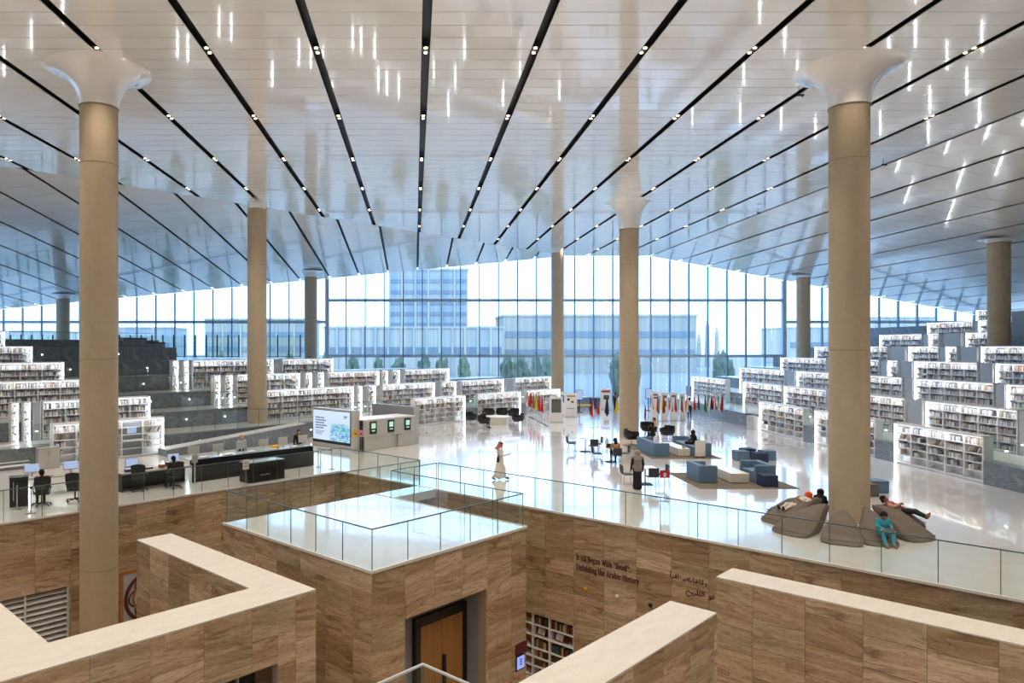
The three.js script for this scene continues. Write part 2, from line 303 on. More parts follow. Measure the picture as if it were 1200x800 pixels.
{
  // left wall of the court, with a louvred opening and a niche for the round hanging
  const from = -12, louvre = [uOf(from, 8.4), uOf(from, 13.8), -4.9, -2.66];
  slabWall('wall_court_left', 'travertine wall of the sunken court under the service desks', SD(from, L_EDGE), Q, uOf(from, C_EDGE), PIT, -0.05, [louvre], { thick: 0.5 });
  const t = thing('louvre_window', 'white horizontal louvre slats in the travertine court wall', 'louvre', ...(() => { const [X, Z] = SD(13.8, L_EDGE); return [X, -4.9, Z]; })(), Q);
  bar('backing', M.black, t, 3.82, 2.24, 0.05, -1.91, 1.12, -0.45);
  for (const x of [-0.03, -1.46, -2.9, -3.79]) bar('upright', M.whitePaint, t, 0.05, 2.24, 0.06, x, 1.12, -0.06);
  for (let i = 0; i < 11; i++) { const s = bar('slat', M.whitePaint, t, 3.8, 0.025, 0.2, -1.9, 0.1 + i * 0.2, -0.16); s.rotation.x = 0.5; }
  // far wall of the court, with the recess for old books
  const A = SD(C_EDGE, L_EDGE), along = (X) => (X - A[0]) * ROOT2;
  slabWall('wall_court_back', 'long travertine wall of the sunken court under the hall floor', A, -Q, along(24), PIT, -0.05, [[along(3.6), along(5.7), PIT, -3.98]], { thick: 0.5, phase: 1.22 - ((along(5.7)) % 1.22), tilt: -0.06 });
  const edgeStrip = struct('trim_1', 'white metal edge strip along the court'); edgeStrip.position.set(A[0], 0, -A[1]); edgeStrip.rotation.y = -Q;
  bar('edge_strip', M.edge, edgeStrip, along(24), 0.07, 0.05, along(24) / 2, -0.02, 0.04);
  const e2 = struct('trim_2', 'white metal edge strip along the desk side of the court'); { const [X, Z] = SD(from, L_EDGE); e2.position.set(X, 0, -Z); } e2.rotation.y = Q;
  bar('edge_strip', M.edge, e2, uOf(from, C_EDGE), 0.07, 0.05, uOf(from, C_EDGE) / 2, -0.02, 0.04);
}
// central block under the platform
const B_SUM = 18.3, B_DIFF = 20.6, B_SUM2 = 28.05, B_DIFF2 = 31.35;
slabWall('wall_block_left', 'travertine flank of the central block under the glass platform', SD(B_SUM, B_DIFF2), -Q, uOf(B_DIFF, B_DIFF2), PIT, -0.06, [], { thick: 0.3, phase: 0.5 });
const door = [uOf(B_SUM, 20.08), uOf(B_SUM, 25.1), PIT, -1.61];
slabWall('wall_block_front', 'travertine face of the central block around the wooden door', SD(B_SUM, B_DIFF), Q, uOf(B_SUM, B_SUM2), PIT, -0.06, [door], { thick: 0.3 });
{
  const root = struct('wall_block_rear', 'hidden rear walls of the central block'); const c = SD((B_SUM + B_SUM2) / 2, (B_DIFF + B_DIFF2) / 2); root.position.set(c[0], 0, -c[1]); root.rotation.y = Q;
  const w = uOf(B_SUM, B_SUM2), d = uOf(B_DIFF, B_DIFF2);
  bar('core', M.slab[1], root, w, 6.05, 0.3, 0, -3.38, -d / 2 + 0.15); bar('core', M.slab[1], root, 0.3, 6.05, d - 0.4, w / 2 - 0.15, -3.38, -0.1);
  const tr = struct('trim_3', 'white metal edge strip round the platform'); tr.position.copy(root.position); tr.rotation.y = Q;
  bar('edge_strip', M.edge, tr, w + 0.08, 0.08, 0.05, 0, -0.02, d / 2 + 0.02); bar('edge_strip', M.edge, tr, 0.05, 0.08, d + 0.08, -w / 2 - 0.02, -0.02, 0); bar('edge_strip', M.edge, tr, 0.05, 0.08, d + 0.08, w / 2 + 0.02, -0.02, 0);
  const fo = SD(B_SUM, B_DIFF), niche = struct('door_1', 'grey recess with tall wooden double door in the central block'); niche.position.set(fo[0], 0, -fo[1]); niche.rotation.y = Q;
  const [u0, u1] = door, m = (u0 + u1) / 2, W = u1 - u0, h = -1.61 - PIT, yc = (PIT - 1.61) / 2, D = 0.66;
  bar('reveal', M.midGrey, niche, 0.06, h, D, u0 - 0.035, yc, -D / 2 - 0.3); bar('reveal', M.midGrey, niche, 0.06, h, D, u1 + 0.035, yc, -D / 2 - 0.3); bar('soffit', M.midGrey, niche, W, 0.06, D, m, -1.61 + 0.035, -D / 2 - 0.3);
  bar('back_panel', M.midGrey, niche, W, h, 0.1, m, yc, -D - 0.36);
  const dw = 2.2, dx = 3.68, dt = -2.42, dh = dt - PIT;
  bar('frame', M.black, niche, 0.2, dh, 0.16, dx - dw / 2, PIT + dh / 2, -D - 0.22); bar('frame', M.black, niche, 0.2, dh, 0.16, dx + dw / 2, PIT + dh / 2, -D - 0.22); bar('frame', M.black, niche, dw + 0.2, 0.28, 0.16, dx, dt + 0.1, -D - 0.22);
  for (const s of [-1, 1]) { const l = bar('door_leaf', M.wood, niche, dw / 2 - 0.12, dh - 0.06, 0.07, dx + s * (dw / 4 - 0.05), PIT + dh / 2 - 0.04, -D - 0.24); }
  bar('door_handle', M.black, niche, 0.1, 1.3, 0.08, dx + 0.08, -4.25, -D - 0.16);
  const t = thing('wall_sign', 'dark red sign plate with small lit screen on travertine corner', 'sign', ...(() => { const [X, Z] = SD(27.62, B_DIFF); return [X, 0, Z]; })(), Q);
  bar('plate', M.maroon, t, 0.6, 0.36, 0.03, 0, -3.98, 0.035);
  bar('screen_frame', M.black, t, 0.44, 0.46, 0.04, -0.06, -4.42, 0.04); bar('screen', std({ color: 0x111111, emissive: 0x9fb4ff, emissiveIntensity: 0.9 }), t, 0.39, 0.41, 0.01, -0.06, -4.42, 0.066);
  for (const y of [-4.32, -4.4, -4.48]) bar('screen_text', M.navy, t, 0.12, 0.04, 0.004, -0.06, y, 0.073);
}
// freestanding maze walls with pale stone caps level with the hall floor
function cappedWall(name, label, s0, s1, d0, d1, faces, o = {}) {       // faces: list of [side, openings]
  const c = SD((s0 + s1) / 2, (d0 + d1) / 2), w = uOf(s0, s1), d = uOf(d0, d1), root = struct(name, label); root.position.set(c[0], 0, -c[1]); root.rotation.y = Q;
  const g = new THREE.BoxGeometry(w + 0.005, 0.03, d + 0.005); { const p = g.attributes.position, uv = g.attributes.uv; for (let i = 0; i < p.count; i++) uv.setXY(i, p.getX(i) * 0.3 + s0, p.getZ(i) * 0.3 + d0); }
  mesh('cap', g, M.cap, root).position.y = -0.015;
  if (!o.hollow) bar('core', M.slab[2], root, w - 0.1, -PIT - 0.12, d - 0.1, 0, (PIT - 0.12) / 2 + 0.04, 0);
  for (const [side, openings] of faces) {
    if (side === 'front') slabWall(name + '_face', 'travertine face of ' + label, SD(s0, d0), Q, w, PIT, -0.03, openings ?? [], { thick: o.hollow ? 0.2 : 0.04, phase: o.phase });       // looks right, towards the camera
    if (side === 'left') slabWall(name + '_face', 'travertine flank of ' + label, SD(s0, d1), -Q, d, PIT, -0.03, [], { thick: o.hollow ? 0.2 : 0.04, phase: 0.3 });                     // looks left, towards the camera
    if (side === 'far') slabWall(name + '_face', 'travertine back of ' + label, SD(s1, d0), Math.PI - Q, d, PIT, -0.12, [], { thick: 0.04 });
  }
}
cappedWall('wall_maze_arm', 'capped travertine wall running back beside the central block', 13.97, 15.56, 22.2, 31.3, [['left']]);
cappedWall('wall_maze_front', 'capped travertine wall with dark opening in the left foreground', -6, 15.56, 20.48, 22.2, [['front', [[uOf(-6, 9), uOf(-6, 13.96), PIT, -1.5]]]], { hollow: true });
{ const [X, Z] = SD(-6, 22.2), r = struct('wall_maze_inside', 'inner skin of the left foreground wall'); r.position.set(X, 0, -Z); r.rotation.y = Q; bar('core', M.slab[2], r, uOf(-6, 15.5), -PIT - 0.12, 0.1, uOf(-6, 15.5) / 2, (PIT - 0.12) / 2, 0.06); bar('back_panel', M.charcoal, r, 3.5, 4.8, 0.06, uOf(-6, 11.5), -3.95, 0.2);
  for (let i = 0; i < 4; i++) bar('upright', M.greyPaint, r, 0.05, 4.8, 0.1, uOf(-6, 9.6) + i * 0.85, -3.95, 0.3);
  const e = SD(15.5, 21.4), q = struct('wall_maze_end', 'end of the left foreground wall'); q.position.set(e[0], 0, -e[1]); q.rotation.y = Q; bar('core', M.slab[0], q, 0.06, -PIT - 0.12, 1.15, 0, (PIT - 0.12) / 2, 0); }
cappedWall('wall_maze_side', 'capped travertine wall at the far left of the court', 5.7, 7.3, 22.2, 36, [['left']]);
cappedWall('wall_maze_right', 'long capped travertine wall below the text wall', 26.9, 28.4, -16, 11.1, [['left']]);
cappedWall('wall_maze_spur', 'short capped travertine wall in the right foreground', 11.5, 23.25, 9.58, 11.13, [['front']], { phase: 0.4 });

// old books in the recess of the far court wall
{
  const A = SD(C_EDGE, L_EDGE), along = (X) => (X - A[0]) * ROOT2, u = along(5.7), X = A[0] + (u - 1.5) / ROOT2, Z = A[1] - (u - 1.5) / ROOT2;
  const t = thing('heritage_bookcase', 'pale display bookcase set into the travertine wall of the court', 'bookcase', X, PIT, Z, -Q);
  bar('back_panel', M.wood, t, 2.96, 2.42, 0.03, 0, 1.21, -0.5); bar('side_panel', M.whitePaint, t, 0.04, 2.42, 0.44, 1.46, 1.21, -0.27); bar('side_panel', M.whitePaint, t, 0.04, 2.42, 0.44, -1.46, 1.21, -0.27);
  for (const x of [-0.35, 0.4]) bar('divider', M.whitePaint, t, 0.05, 2.42, 0.42, x, 1.21, -0.27);
  for (const y of [0.05, 0.42, 0.76, 1.1, 1.56, 1.98, 2.4]) bar('shelf_board', M.whitePaint, t, 2.9, 0.035, 0.42, 0, y, -0.27);
  const at = (x, y, z) => { const v = new THREE.Vector3(x, y, z).applyAxisAngle(new THREE.Vector3(0, 1, 0), -Q); return [X + v.x, PIT + y, Z - v.z]; };
  const cols = [0x1d4a46, 0x6e4a2a, 0xbfa476, 0x2d2c2a, 0x7a2a22, 0x315a52].map((c) => hex(c, 0.7));
  for (const [y, h] of [[0.44, 0.26], [0.78, 0.27], [1.12, 0.34], [2.0, 0.34]]) for (const x0 of [-0.3, 0.45]) {
    const w = x0 < 0 ? 0.66 : 0.98; for (let x = x0; x < x0 + w - 0.12;) { const bw = rr(0.05, 0.1), bh = h * rr(0.72, 0.95), [a, b, c] = at(x + bw / 2, y + bh / 2 + 0.002, -0.24); ((ci) => solo('old_book', box(bw - 0.006, bh, 0.2), cols[ci], `${['deep green', 'brown', 'tan', 'black', 'dark red', 'teal'][ci]} bound volume on the ${y < 0.5 ? 'lowest' : y < 0.9 ? 'second' : y < 1.5 ? 'third' : 'top'} ${x0 < 0 ? 'middle' : 'outer'} shelf of the court bookcase`, 'book', a, b, c, -Q, 'old books in the court bookcase'))(Math.floor(rnd() * 6)); x += bw; }
  }
  for (const x of [0.0, 0.8]) {
    const [a, b, c] = at(x, 1.58, -0.18), r = thing('book_rest', 'red display rest with an open pale manuscript in the court bookcase', 'book rest', a, b, c, -Q, 'manuscript rests in the court bookcase');
    const bk = bar('backing', M.maroon, r, 0.6, 0.36, 0.02, 0, 0.18, -0.1); bk.rotation.x = -0.2; const pg = mesh('open_book', join([box(0.15, 0.22, 0.03, -0.08, 0, 0).rotateY(0.3), box(0.15, 0.22, 0.03, 0.08, 0, 0).rotateY(-0.3)]), M.cap, r); pg.position.set(0, 0.17, -0.02); pg.rotation.set(-0.3, 0, -0.1);
  }
}
// round woven hanging on the left court wall, half behind the column
{
  const [X, Z] = SD(18.0, L_EDGE), t = thing('round_hanging', 'framed panel with brown rings on grey beside the louvres', 'wall panel', X, -3.7, Z, Q);
  bar('panel', M.greyPaint, t, 2.1, 2.1, 0.04, 0, 0, 0.04);
  mesh('ring', new THREE.TorusGeometry(0.92, 0.07, 8, 48), M.maroon, t).position.z = 0.07; mesh('ring', new THREE.TorusGeometry(0.62, 0.05, 8, 40), M.wood, t).position.z = 0.07;
  for (let i = 0; i < 6; i++) { const r = mesh('ring', new THREE.TorusGeometry(0.3, 0.03, 6, 24), M.maroon, t); r.position.set(Math.cos(i * 1.047) * 0.5, Math.sin(i * 1.047) * 0.5, 0.07); }
  for (const [w, h, x, y] of [[2.2, 0.12, 0, 1.08], [2.2, 0.12, 0, -1.08], [0.12, 2.2, 1.08, 0], [0.12, 2.2, -1.08, 0]]) bar('frame', M.wood, t, w, h, 0.08, x, y, 0.05);
}
// lettering and small fittings on the far court wall
const serif = await new FontLoader().loadAsync('fonts/droid/droid_serif_bold.typeface.json');
const inkMat = hex(0x5c1f1c, 0.7);
{
  const onWall = (x, y) => { const r = (x - CX) / FOCAL, Z = C_EDGE / (1 + r); return [r * Z, EYE - (y - CY) * Z / FOCAL, Z]; };
  const write = (text, x, y, size, label) => {
    const [X, Y, Z] = onWall(x, y), g = new TextGeometry(text, { font: serif, size, depth: 0.015, curveSegments: 3 }).scale(0.6, 1, 1); const m = solo('wall_lettering', g, inkMat, label, 'lettering', X, Y, Z, -Q); m.translateZ(0.02); return m;
  };
  write('It All Began With "Read":', 675.5, 655, 0.2, 'dark red heading It All Began With Read on travertine wall');
  write('Unfolding the Arabic History', 675.5, 666.5, 0.2, 'dark red second line Unfolding the Arabic History on travertine wall');
  // right-to-left lettering, drawn as pen strokes in units of letter height
  const stroke = (list, x, y, size, label) => {
    const [X, Y, Z] = onWall(x, y), gs = [];
    for (const s of list) { if (s.length === 1) gs.push(ball(0.12, s[0][0], s[0][1], 0)); else gs.push(tube(s.map(([a, b]) => [a, b, 0]), 0.11, s.length * 5, 5)); }
    const g = join(gs).scale(size, size, 0.1); const m = solo('wall_lettering', g, inkMat, label, 'lettering', X, Y, Z, -Q); m.translateZ(0.02); return m;
  };
  const alef = (x) => [[x, 0], [x + 0.03, 0.5], [x, 1.05]];
  stroke([alef(0), [[-0.12, 1.2], [0.02, 1.32], [0.12, 1.18]], [[0.7, 0.35], [0.62, 0.0], [0.3, -0.32]], [[0.7, 0.05], [1.1, 0.02], [1.45, 0.05], [1.5, 0.35], [1.3, 0.45], [1.2, 0.2], [1.5, 0.05]], [[1.25, 0.75]], [[1.45, 0.75]], alef(1.9), [[2.4, 0.5], [2.5, 0.65]], [[2.55, 0.45], [2.65, 0.6]], [[3.0, 0.05], [3.6, 0.0], [3.75, 0.4]], [[3.35, -0.3]], [[4.2, 0.1], [4.1, 0.45], [4.45, 0.42], [4.4, 0.05], [5.0, 0.0], [5.1, 0.4]], [[4.6, 0.7]], [[4.75, 0.7]], alef(5.6), [[5.6, 0.05], [6.2, 0], [6.3, 0.4], [6.5, 0], [6.7, 0.4]], [[6.4, 0.75]], [[7.1, 1.05], [7.12, 0.1], [7.5, 0.0], [7.9, 0.05], [7.6, 0.6], [7.95, 1.0]], [[8.4, 0.4], [8.6, 0.0], [8.9, 0.35]], [[8.6, -0.3]]], 786, 675.5, 0.135, 'dark red flowing script line on travertine wall above the maze wall');
  stroke([[[0.95, 0.25], [0.45, 0.35], [0.1, 0.05], [0.1, -0.4], [0.6, -0.62], [1.0, -0.5]], [[0.55, 0.7]], [[0.95, 0.25], [1.5, 0.0], [1.6, 0.4]], [[1.3, -0.3]], [[1.5, -0.3]], [[2.1, 0.35], [2.05, 0.0], [1.75, -0.3]], [[2.1, 0.05], [2.5, 0]], alef(2.5), [[2.5, 0.02], [3.0, 0], [3.05, 0.4]], [[2.9, 0.7]], [[3.1, 0.7]], [[3.05, 0.05], [3.5, 0], [3.52, 1.05]], alef(3.9), [[5.3, 0.3], [5.05, 0.1], [5.3, -0.15], [5.1, -0.4], [4.7, -0.3]], [[5.3, 0.1], [5.8, 0.0], [5.85, 0.4], [5.65, 0.4]], [[5.8, 0.75]]], 804, 693.5, 0.15, 'dark red flowing script second line on travertine wall');
  for (const [x, y, m] of [[687.5, 689, M.brass ?? M.yellow], [724, 698, M.whitePaint], [763, 708.5, M.black]]) {
    const [X, Y, Z] = onWall(x, y), t = thing('wall_knob', m === M.black ? 'small black round knob on travertine wall' : m === M.whitePaint ? 'small white round knob on travertine wall' : 'small brass round knob on travertine wall', 'sensor', X, Y, Z, -Q);
    const g = new THREE.LatheGeometry([[0.001, 0.09], [0.05, 0.085], [0.075, 0.05], [0.05, 0.02], [0.05, 0.0]].map(([a, b]) => new THREE.Vector2(a, b)), 14).rotateX(Math.PI / 2); mesh('dome', g, m, t).position.z = 0.012;  // round wall knobs, modelled as small domes
  }
}

// ---------- columns ----------
function column(X, Z, y0, top, label, flare, joints) {
  const t = struct('column', label); t.userData.category = 'column'; t.position.set(X, 0, -Z);
  const R = 0.63, g = new THREE.CylinderGeometry(R, R, top - y0, 48, 1), uv = g.attributes.uv; for (let i = 0; i < uv.count; i++) uv.setXY(i, uv.getX(i) * 1.3, uv.getY(i) * (top - y0) / 3);
  mesh('shaft', g, M.concrete, t).position.y = (y0 + top) / 2;
  for (const y of joints) mesh('joint_ring', new THREE.TorusGeometry(R + 0.002, 0.008, 4, 48).rotateX(Math.PI / 2), M.joint, t).position.y = y;
  const c = ceilY(X, Z), pts = [];
  if (flare) {
    for (let i = 0; i <= 16; i++) { const a = i / 16, s = Math.sin(a * Math.PI / 2); pts.push(new THREE.Vector2(R + 0.03 + flare * (1 - Math.cos(a * Math.PI / 2)), top + (c - top + 0.01) * s)); }
    mesh('capital', new THREE.LatheGeometry(pts, 48), M.ceiling, t);
    mesh('joint_ring', new THREE.TorusGeometry(R + 0.01, 0.03, 6, 48).rotateX(Math.PI / 2), M.joint, t).position.y = top;
  } else mesh('collar', new THREE.CylinderGeometry(R, R, c - top + 0.2, 48, 1, true), M.ceiling, t).position.y = (c + top + 0.2) / 2;
}
column(15.15, 25.3, 0, 14.36, 'round concrete column with beanbags at its foot', 1.25, [12.5, 5.9]);
column(14.3, 48.4, 0, 13.85, 'round concrete column beside the blue sofas', 1.0, [11.5, 4.3]);
column(14.3, 72.6, 0, 15.45, 'slim far concrete column behind the display boards', 0, [12.5]);
column(38.9, 48.3, 3, 12.95, 'round concrete column rising among the right bookcases', 0.5, [7.6]);
column(38.9, 72.6, 0, 12.95, 'far concrete column by the right end of the facade', 0.6, [9.5]);
column(-11.1, 25.5, PIT, 14.4, 'round concrete column rising from the sunken court on the left', 1.25, [12.4, 5.6, -1.7]);
column(-10.5, 48.3, 1, 15.2, 'round concrete column on the dark stone terrace', 0, [11.5]);
column(-10.4, 72.6, 4, 13.0, 'far concrete column at the left end of the tall facade', 0.6, [9.0]);
column(-35.2, 72.6, 5, 10.85, 'far left concrete column near the glass facade', 0.5, [8.4]);
column(-35.2, 48.3, 5, 14, 'concrete column on the upper left terrace', 0.6, [8.4]);

// ---------- glass balustrades ----------
const SHEET = new THREE.PlaneGeometry(1, 1);
function balustrade(label, pts, o = {}) {
  const h = o.h ?? 1.1, y = o.y ?? 0, t = thing('glass_balustrade', label, 'balustrade', pts[0][0], y, pts[0][1], 0, o.group);
  const lx = (p) => p[0] - pts[0][0], lz = (p) => -(p[1] - pts[0][1]);
  for (let i = 0; i + 1 < pts.length; i++) {
    const a = [lx(pts[i]), lz(pts[i])], b = [lx(pts[i + 1]), lz(pts[i + 1])], L = Math.hypot(b[0] - a[0], b[1] - a[1]), n = Math.max(1, Math.round(L / (o.pitch ?? 1.25))), turn = -Math.atan2(b[1] - a[1], b[0] - a[0]);
    for (let k = 0; k < n; k++) {
      const c = (k + 0.5) / n, x = a[0] + (b[0] - a[0]) * c, z = a[1] + (b[1] - a[1]) * c, s = L / n;
      const g = mesh('glass_panel', SHEET, M.glass, t); g.scale.set(s - 0.02, h - 0.02, 1); g.position.set(x, h / 2, z); g.rotation.y = turn;
    }
    for (let k = i ? 1 : 0; k <= n; k++) { const c = k / n, e = bar('glass_joint', M.glassEdge, t, 0.018, h - 0.02, 0.02, a[0] + (b[0] - a[0]) * c, h / 2, a[1] + (b[1] - a[1]) * c); e.rotation.y = turn; }
    const r = bar('top_rail', o.rail ?? M.rail, t, L + 0.02, 0.03, 0.035, (a[0] + b[0]) / 2, h, (a[1] + b[1]) / 2); r.rotation.y = turn;
  }
  if (o.coping) { const L = Math.hypot(lx(pts[1]), lz(pts[1])), c = bar('coping', M.midGrey, t, L, 0.05, 0.3, lx(pts[1]) / 2, 0.0, lz(pts[1]) / 2); c.rotation.y = -Math.atan2(lz(pts[1]), lx(pts[1])); }
  return t;
}
balustrade('glass balustrade along the court edge in front of the beanbags', [SD(C_EDGE + 0.1, 29.8), SD(C_EDGE + 0.1, -16)]);
balustrade('glass balustrade along the court edge by the service desks', [SD(-12, L_EDGE + 0.1), SD(C_EDGE + 0.1, L_EDGE + 0.1), SD(C_EDGE + 0.1, 31.4)]);
balustrade('glass balustrade around the square platform above the wooden door', [SD(C_EDGE, B_DIFF2 - 0.1), SD(B_SUM + 0.1, B_DIFF2 - 0.1), SD(B_SUM + 0.1, B_DIFF + 0.1), SD(B_SUM2 - 0.1, B_DIFF + 0.1), SD(B_SUM2 - 0.1, 29.85), SD(C_EDGE, 29.85)]);
balustrade('glass balustrade corner with pale handrail before the wooden door', [SD(3, 11.1), SD(11.35, 11.1), SD(11.35, 3)], { rail: M.greyPaint });

// ---------- stepped terraces with bookcases ----------
const LEFT = { turn: Q, ox: -27.5, oz: 27.5 }, RIGHT = { turn: -Math.PI / 2, ox: 25, oz: 77 };
const bankAt = (b, u, v) => [b.ox + u * Math.cos(b.turn) - v * Math.sin(b.turn), b.oz + u * Math.sin(b.turn) + v * Math.cos(b.turn)];
const TREAD = 3.05, DEEP = 0.45;
const uLeft = (x, k, dv = 0) => { const r = (x - CX) / FOCAL, Z = (55 + (TREAD * k + dv) * ROOT2) / (1 - r); return (r * Z + Z) / ROOT2; };
const uRight = (x, k, dv = 0) => 77 - (25 + TREAD * k + dv) * FOCAL / (x - CX);
function terrace(bank, name, label, k, u0, u1, deep = TREAD, h = k) {
  const [X, Z] = bankAt(bank, (u0 + u1) / 2, TREAD * (k - 1) + DEEP + deep / 2), t = struct(name, label); t.userData.category = 'terrace'; t.position.set(X, 0, -Z); t.rotation.y = bank.turn;
  const g = new THREE.BoxGeometry(u1 - u0, h, deep), p = g.attributes.position, uv = g.attributes.uv; for (let i = 0; i < p.count; i++) uv.setXY(i, (p.getX(i) + p.getZ(i)) * 0.4, (p.getY(i) + p.getZ(i)) * 0.4);
  mesh('step', g, M.stone, t).position.y = h / 2 - 0.01;
  bar('tread', bank === LEFT ? (M.terraceFloor ??= hex(0xa9abac, 0.3)) : (M.floorPlain ??= hex(0xe4e2de, 0.25)), t, u1 - u0 - 0.02, 0.03, deep - 0.3, 0, h - 0.015, -0.15);  // pale treads added so the step tops bounce light upward
  return t;
}
for (let k = 1; k <= 8; k++) {
  const v = TREAD * (k - 1) + DEEP, end = 68.2 - v - TREAD;
  if (k <= 7) terrace(LEFT, 'terrace_left', 'dark stone terrace step climbing on the left', k, -45, k >= 6 ? 27.6 : k === 5 ? 38.2 : k === 4 ? 49.5 : end, k === 7 ? 14 : TREAD, k === 7 ? 6.6 : k);
  terrace(RIGHT, 'terrace_right', 'stone terrace step climbing between the right bookcases', k, 0.8, 62, k === 8 ? 37 - v : TREAD);
}
{ const mb = new MB().prism(clip(clip(clip(rect(X0 + 1, 20, Z0, Z1 - 0.5), (X, Z) => Z - X - (55 + (TREAD * 5 + DEEP) * ROOT2)), (X, Z) => Z + X - 39.04), (X, Z) => 54 - Z - X), () => 0, () => 5.0).geo(); const t = struct('terrace_left_top', 'upper landing behind the left bookcases'); mesh('step', mb, M.stone, t); }

const bookMat = std({ roughness: 0.75 }), spineColors = [[0.75, 0.74, 0.72], [0.6, 0.6, 0.6], [0.85, 0.84, 0.82], [0.3, 0.3, 0.32], [0.14, 0.14, 0.16], [0.42, 0.3, 0.22], [0.5, 0.42, 0.32], [0.45, 0.1, 0.1], [0.16, 0.22, 0.4], [0.3, 0.36, 0.3], [0.6, 0.5, 0.36], [0.7, 0.3, 0.14], [0.35, 0.5, 0.62], [0.2, 0.14, 0.2], [0.7, 0.62, 0.2]];
const spineMats = spineColors.map((c) => std({ color: new THREE.Color().setRGB(...c), roughness: 0.75 }));
const massBooks = [], dummy = new THREE.Object3D(), massMatrix = (bank) => 0;
let singleBooks = 0;
const toneWord = ['light grey', 'grey', 'white', 'dark grey', 'black', 'brown', 'tan', 'dark red', 'navy blue', 'olive green', 'buff', 'orange', 'pale blue', 'purple', 'yellow'], shelfWord = ['lowest', 'second lowest', 'middle', 'second highest', 'top'], bayWord = ['first', 'second', 'third', 'fourth', 'fifth', 'sixth'];
function addBook(cx, cy, cz, w, h, d, turn, lean, single, tone, bay, shelf) {
  if (single && singleBooks < 300) {
    singleBooks++; const m = solo('book', UNIT, spineMats[tone], `${toneWord[tone]} book on the ${shelfWord[shelf]} shelf, ${bayWord[bay]} bay of the front right bookcase`, 'book', cx, cy, cz, turn, 'books in the front right bookcase');
    m.scale.set(w, h, d); m.rotation.order = 'YXZ'; m.rotation.z = lean; return;
  }
  dummy.position.set(cx, cy, -cz); dummy.rotation.set(0, turn, lean, 'YXZ'); dummy.scale.set(w, h, d); dummy.updateMatrix(); massBooks.push([dummy.matrix.clone(), tone]);
}
function bookcase(bank, k, u0, u1, label, group, o = {}) {
  const L = u1 - u0, H = o.h ?? 2.1, um = (u0 + u1) / 2, v = TREAD * k, [X, Z] = bankAt(bank, um, v + DEEP / 2), n = Math.max(1, Math.round(L / 1.2)), bay = L / n;
  const t = thing('bookcase', label, 'bookcase', X, k, Z, bank.turn, group), dz = DEEP - 0.02, lv = [0.1, 0.49, 0.87, 1.25, 1.64];
  bar('back_panel', M.whitePaint, t, L - 0.04, H - 0.06, 0.02, 0, H / 2, -DEEP / 2 + 0.012);
  for (const s of [-1, 1]) bar('side_panel', M.whiteSatin, t, 0.05, H, DEEP, s * (L / 2 - 0.025), H / 2, 0);
  for (let i = 1; i < n; i++) bar('divider', M.whiteSatin, t, 0.035, H - 0.12, dz - 0.03, -L / 2 + bay * i, H / 2, 0);
  for (const y of lv) bar('shelf_board', M.whiteSatin, t, L - 0.1, 0.028, dz - 0.05, 0, y, 0);
  bar('top_board', M.whitePaint, t, L, 0.07, DEEP + 0.1, 0, H - 0.035, 0.02); bar('plinth', M.greyPaint, t, L - 0.1, 0.085, DEEP - 0.06, 0, 0.043, 0);
  bar('light_strip', M.strip, t, 0.05, H - 0.1, 0.02, (bank === RIGHT ? -1 : 1) * (L / 2 - 0.06), H / 2, DEEP / 2 + 0.008);
  bar('light_strip', M.innerStrip, t, L - 0.2, 0.015, 0.03, 0, H - 0.085, DEEP / 2 - 0.03);
  const l = new THREE.RectAreaLight(SHELF_COLOR, SHELF_LIGHT, L - 0.2, 0.06); l.position.set(0, H - 0.11, DEEP / 2 + 0.05); l.castShadow = true; t.add(l); l.lookAt(t.localToWorld(new THREE.Vector3(0, 0.4, -DEEP / 2 + 0.05)));
  // the light's own axes: it shines down and back over the shelves
  const cs = Math.cos(bank.turn), sn = Math.sin(bank.turn), far = Z > 50, put = (lx, ly, lz, w, h, d, lean, tone, b, s) => addBook(X + lx * cs + lz * sn, k + ly, Z + lx * sn - lz * cs, w, h, d, bank.turn, lean, o.single, tone, b, s);
  for (let b = 0; b < n; b++) for (let s = 0; s < lv.length; s++) {
    const xa = -L / 2 + bay * b + 0.06, xb = -L / 2 + bay * (b + 1) - 0.05, y = lv[s] + 0.014, fill = o.sparse ? [0.0, 0.35, 0.6, 0.8, 0.85][s] * rr(0.6, 1.15) : rr(0.72, 1.02), tall = s === lv.length - 1 ? 0.3 : 0.29;
    if (o.skipBay && o.skipBay(b, s)) continue;
    const kind = pick([0, 1, 2, 3]);
    if (o.sparse && s === 3 && b % 2 === 0) { for (let i = 0; i < 4; i++) put(xa + 0.14 + i * 0.27, y + 0.15, -0.02, 0.035, 0.27, 0.22, -0.5, 2 + (i % 2) * 3, b, s); continue; }
    for (let x = xa; x < xa + (xb - xa) * Math.min(1, fill);) {
      const w = far ? rr(0.05, 0.1) : rr(0.03, 0.065), h = tall * rr(0.62, 0.98), d = rr(0.19, 0.27); if (x + w > xb) break;
      if (rnd() > 0.06) put(x + w / 2, y + h / 2 + 0.001, DEEP / 2 - 0.09 - d / 2, w - 0.004, h, d, 0, kind === 0 && rnd() < 0.6 ? Math.floor(rnd() * 15) : kind === 1 ? pick([0, 1, 2, 3, 4]) : pick([0, 0, 1, 1, 2, 3, 3, 4, 5, 6, 8, 9]), b, s);
      x += w;
    }
  }
  return t;
}
const registry = {};
const word = ['front row', 'second tier', 'third tier', 'fourth tier', 'fifth tier', 'sixth tier', 'seventh tier', 'eighth tier'];
